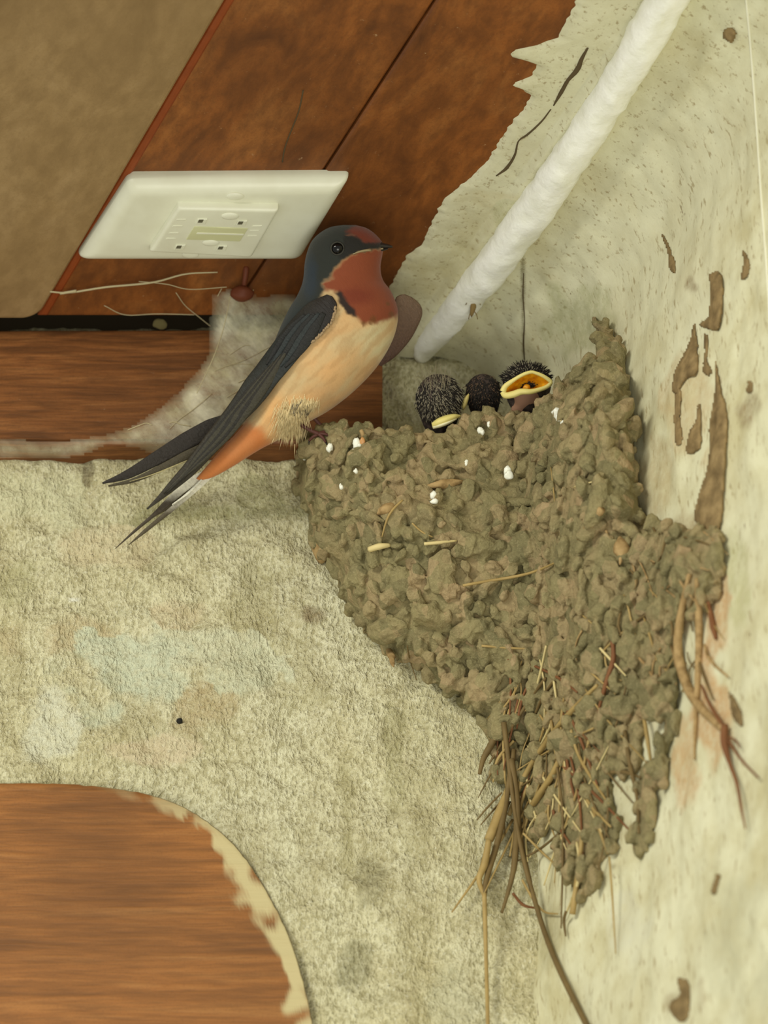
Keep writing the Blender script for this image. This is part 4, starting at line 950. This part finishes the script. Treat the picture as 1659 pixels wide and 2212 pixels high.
def chick(label, cu, cv, ru, rv, lift, neck):
    p0 = surf(cu, cv, lift); P = make_plane(cu, cv, p0)
    root = thing('swallow_chick', label, 'chick', P(cu, cv+60))
    root['group'] = 'chicks in the nest'
    mb = MB(); V, Fc = ico(4); pts = []
    for x, y, z in V:
        k = 1+0.06*noise.noise(Vector((x*2, y*2, z*2+cu)))
        u = cu+x*ru*k; v = cv-y*rv*k; q = z*ru*0.95*k
        if y < -0.1: # neck runs down into the cup
            t = min(1, (-y-0.1)/0.9); u += neck[0]*t*t; v += neck[1]*t*t
        pts.append(P(u, v, q))
    mb.add(pts, Fc); b = mb.build('body', M_chick, root)
    bt = BVHTree.FromPolygons(pts, Fc); d0 = (p0-CAM).dot(FWD)
    def q_at(u, v, d=None):
        h = bt.ray_cast(CAM, ray(u, v).normalized()); return d if h[0] is None else (d0-(h[0]-CAM).dot(FWD))*5000
    return root, P, q_at
def quills(P, q_at, root, cu, cv, ru, rv, n, L, flow, mat, nm='quills', r=0.00016, out=3):
    mb = MB()
    for i in range(n):
        a = random.uniform(0, 2*math.pi); rr = math.sqrt(random.random())
        u, v = cu+ru*rr*math.cos(a), cv+rv*rr*math.sin(a); q = q_at(u, v)
        if q is None: continue
        du, dv = flow(u, v); l = L*random.uniform(0.6, 1.2); ou, ov = (u-cu)/ru, (v-cv)/rv
        A = P(u, v, q-1); B = P(u+du*l*0.5+ou*out, v+dv*l*0.5+ov*out, q+out); Cc = P(u+du*l+ou*out*1.5, v+dv*l+ov*out*1.5, q+out*0.9)
        t = (Cc-A).normalized(); s_ = t.cross(FWD).normalized()*r
        mb.add([A-s_, A+s_, B+s_, B-s_, Cc, A-FWD*r, B-FWD*r], [(0, 1, 2, 3), (3, 2, 4), (0, 3, 6, 5), (5, 6, 2, 1), (6, 3, 4), (2, 6, 4)])
    return mb.build(nm, mat, root, kind='stuff')
# left chick, head bowed over the rim
r1, P1, q1 = chick('fuzzy grey chick resting its closed pale bill on the rim, nearest the adult', 948, 862, 50, 54, 0.062, (4, 40))
fl = lambda u, v: (-0.35+random.gauss(0, .15), 0.75)
fl = lambda u, v: (0.45+random.gauss(0, .12), 0.75+random.gauss(0, .1)) if u > 930 else (0.1+random.gauss(0, .15), 0.9)
quills(P1, q1, r1, 948, 858, 49, 52, 650, 13, fl, M_quill); quills(P1, q1, r1, 948, 858, 49, 53, 900, 14, fl, M_quill2)
quills(P1, q1, r1, 938, 830, 40, 22, 70, 34, lambda u, v: (random.gauss(0, .25), -1), M_fluff, 'head_fluff', 0.00008, 1)
V, Fc = loft([(932, 914, 935, 926, 3, 52), (945, 904, 950, 921, 12, 52), (962, 897, 968, 914, 16, 48), (980, 894, 984, 906, 12, 44), (994, 896, 996, 900, 4, 38)], 30, 18, P1); mesh('bill', V, Fc, M_bill, r1)
V, Fc = loft([(934, 920, 936, 927, 2, 54), (950, 914, 953, 923, 9, 55), (968, 908, 971, 916, 10, 52), (986, 902, 987, 906, 5, 46)], 20, 14, P1); mesh('bill', V, Fc, Mat('pale_bill', 0.4).color(rgb(234, 228, 186)), r1)
mb = MB(); blob(mb, P1(918, 892, (q1(918, 892, 30))-3), (RIGHT*0.0012, FWD*0.001, UP*0.0009), 2); mb.build('eye', M_eye, r1)
# middle chick, mostly hidden
r2, P2, q2 = chick('dark brown chick half hidden in the middle between the two others', 1044, 848, 38, 40, 0.056, (4, 40))
quills(P2, q2, r2, 1044, 846, 37, 38, 700, 12, lambda u, v: (random.gauss(0, .3), 0.8), M_quill2); quills(P2, q2, r2, 1044, 846, 37, 38, 160, 10, lambda u, v: (random.gauss(0, .3), 0.8), Mat('brown_quills', 0.8).color(rgb(112, 90, 70)))
V, Fc = loft([(1012, 850, 1014, 852, 2, 36), (1000, 862, 1012, 864, 9, 38), (997, 876, 1007, 878, 9, 38), (999, 886, 1001, 887, 2, 36)], 24, 16, P2); mesh('bill', V, Fc, Mat('dull_bill', 0.5).color(rgb(196, 180, 112)), r2)
# right chick, gaping
r3, P3, q3 = chick('begging chick with wide open yellow-rimmed orange mouth, right of the others', 1138, 826, 52, 42, 0.052, (6, 60))
quills(P3, q3, r3, 1138, 812, 51, 30, 800, 11, lambda u, v: (random.gauss((u-1138)*0.012, .2), -0.4), M_quill2); quills(P3, q3, r3, 1138, 808, 48, 24, 260, 9, lambda u, v: (random.gauss((u-1138)*0.012, .2), -0.5), M_quill)
rimp = [(1086, 846), (1092, 834), (1108, 822), (1128, 810), (1146, 804), (1158, 806), (1176, 814), (1190, 826), (1180, 836), (1164, 842), (1146, 846), (1126, 846), (1108, 852), (1092, 854)]
R = crom(rimp+[rimp[0]], 60)[:-1]; cu, cv = 1138, 832; qr = 78
def rimq(u): return qr-abs(u-1138)*0.12
mb = MB(); pts = [P3(u, v, rimq(u)) for u, v in R]
tube(mb, pts+[pts[0]], [0.0014, 0.0008, 0.0007, 0.0009, 0.0010, 0.0015, 0.0013], 10); mb.build('gape_rim', M_bill, r3)
V = []; Fc = []; K = 10; n = len(R)
for k in range(K):
    f = k/(K-1); dep = 30*math.sin(f*math.pi/2)
    for (u, v) in R: V.append(P3(cu+(u-cu)*(1-f*0.98), cv+4*f+(v-cv)*(1-f*0.98), rimq(u)-dep))
for k in range(K-1):
    for i in range(n): Fc.append((k*n+i, k*n+(i+1) % n, (k+1)*n+(i+1) % n, (k+1)*n+i))
mesh('mouth', V, Fc, M_mouth, r3)
# outer jaw shell joining rim and head
V = []; Fc = []
for k in range(6):
    f = k/5
    for (u, v) in R: V.append(P3(u+(cu-u)*0.10*f*(1-f)*2, v+(4 if v > 832 else -2)*math.sin(f*math.pi), rimq(u)*(1-f)+f*5))
for k in range(5):
    for i in range(n): Fc.append((k*n+i, k*n+(i+1) % n, (k+1)*n+(i+1) % n, (k+1)*n+i))
mesh('jaw', V, Fc, M_pink, r3, label='pinkish bare jaw skin')
mb = MB(); tube(mb, [P3(1132, 840, 52), P3(1138, 838, 60), P3(1140, 840, 66)], [0.0010, 0.0018, 0.0006], 10, 10); mb.build('tongue', M_mouth, r3)
mb = MB(); blob(mb, P3(1094, 826, 38), (RIGHT*0.0014, FWD*0.001, UP*0.0013), 2); mb.build('eye', M_eye, r3)
V, Fc = loft([(1104, 852, 1170, 846, 26, 24), (1108, 866, 1172, 862, 24, 20), (1104, 884, 1168, 880, 22, 12), (1104, 900, 1168, 900, 20, 6)], 20, 24, P3); mesh('throat', V, Fc, M_pink, r3, label='pink wrinkled throat')
quills(P3, lambda u, v, d=None: 26, r3, 1150, 866, 22, 14, 90, 9, lambda u, v: (random.gauss(0, .3), 1), M_quill2)
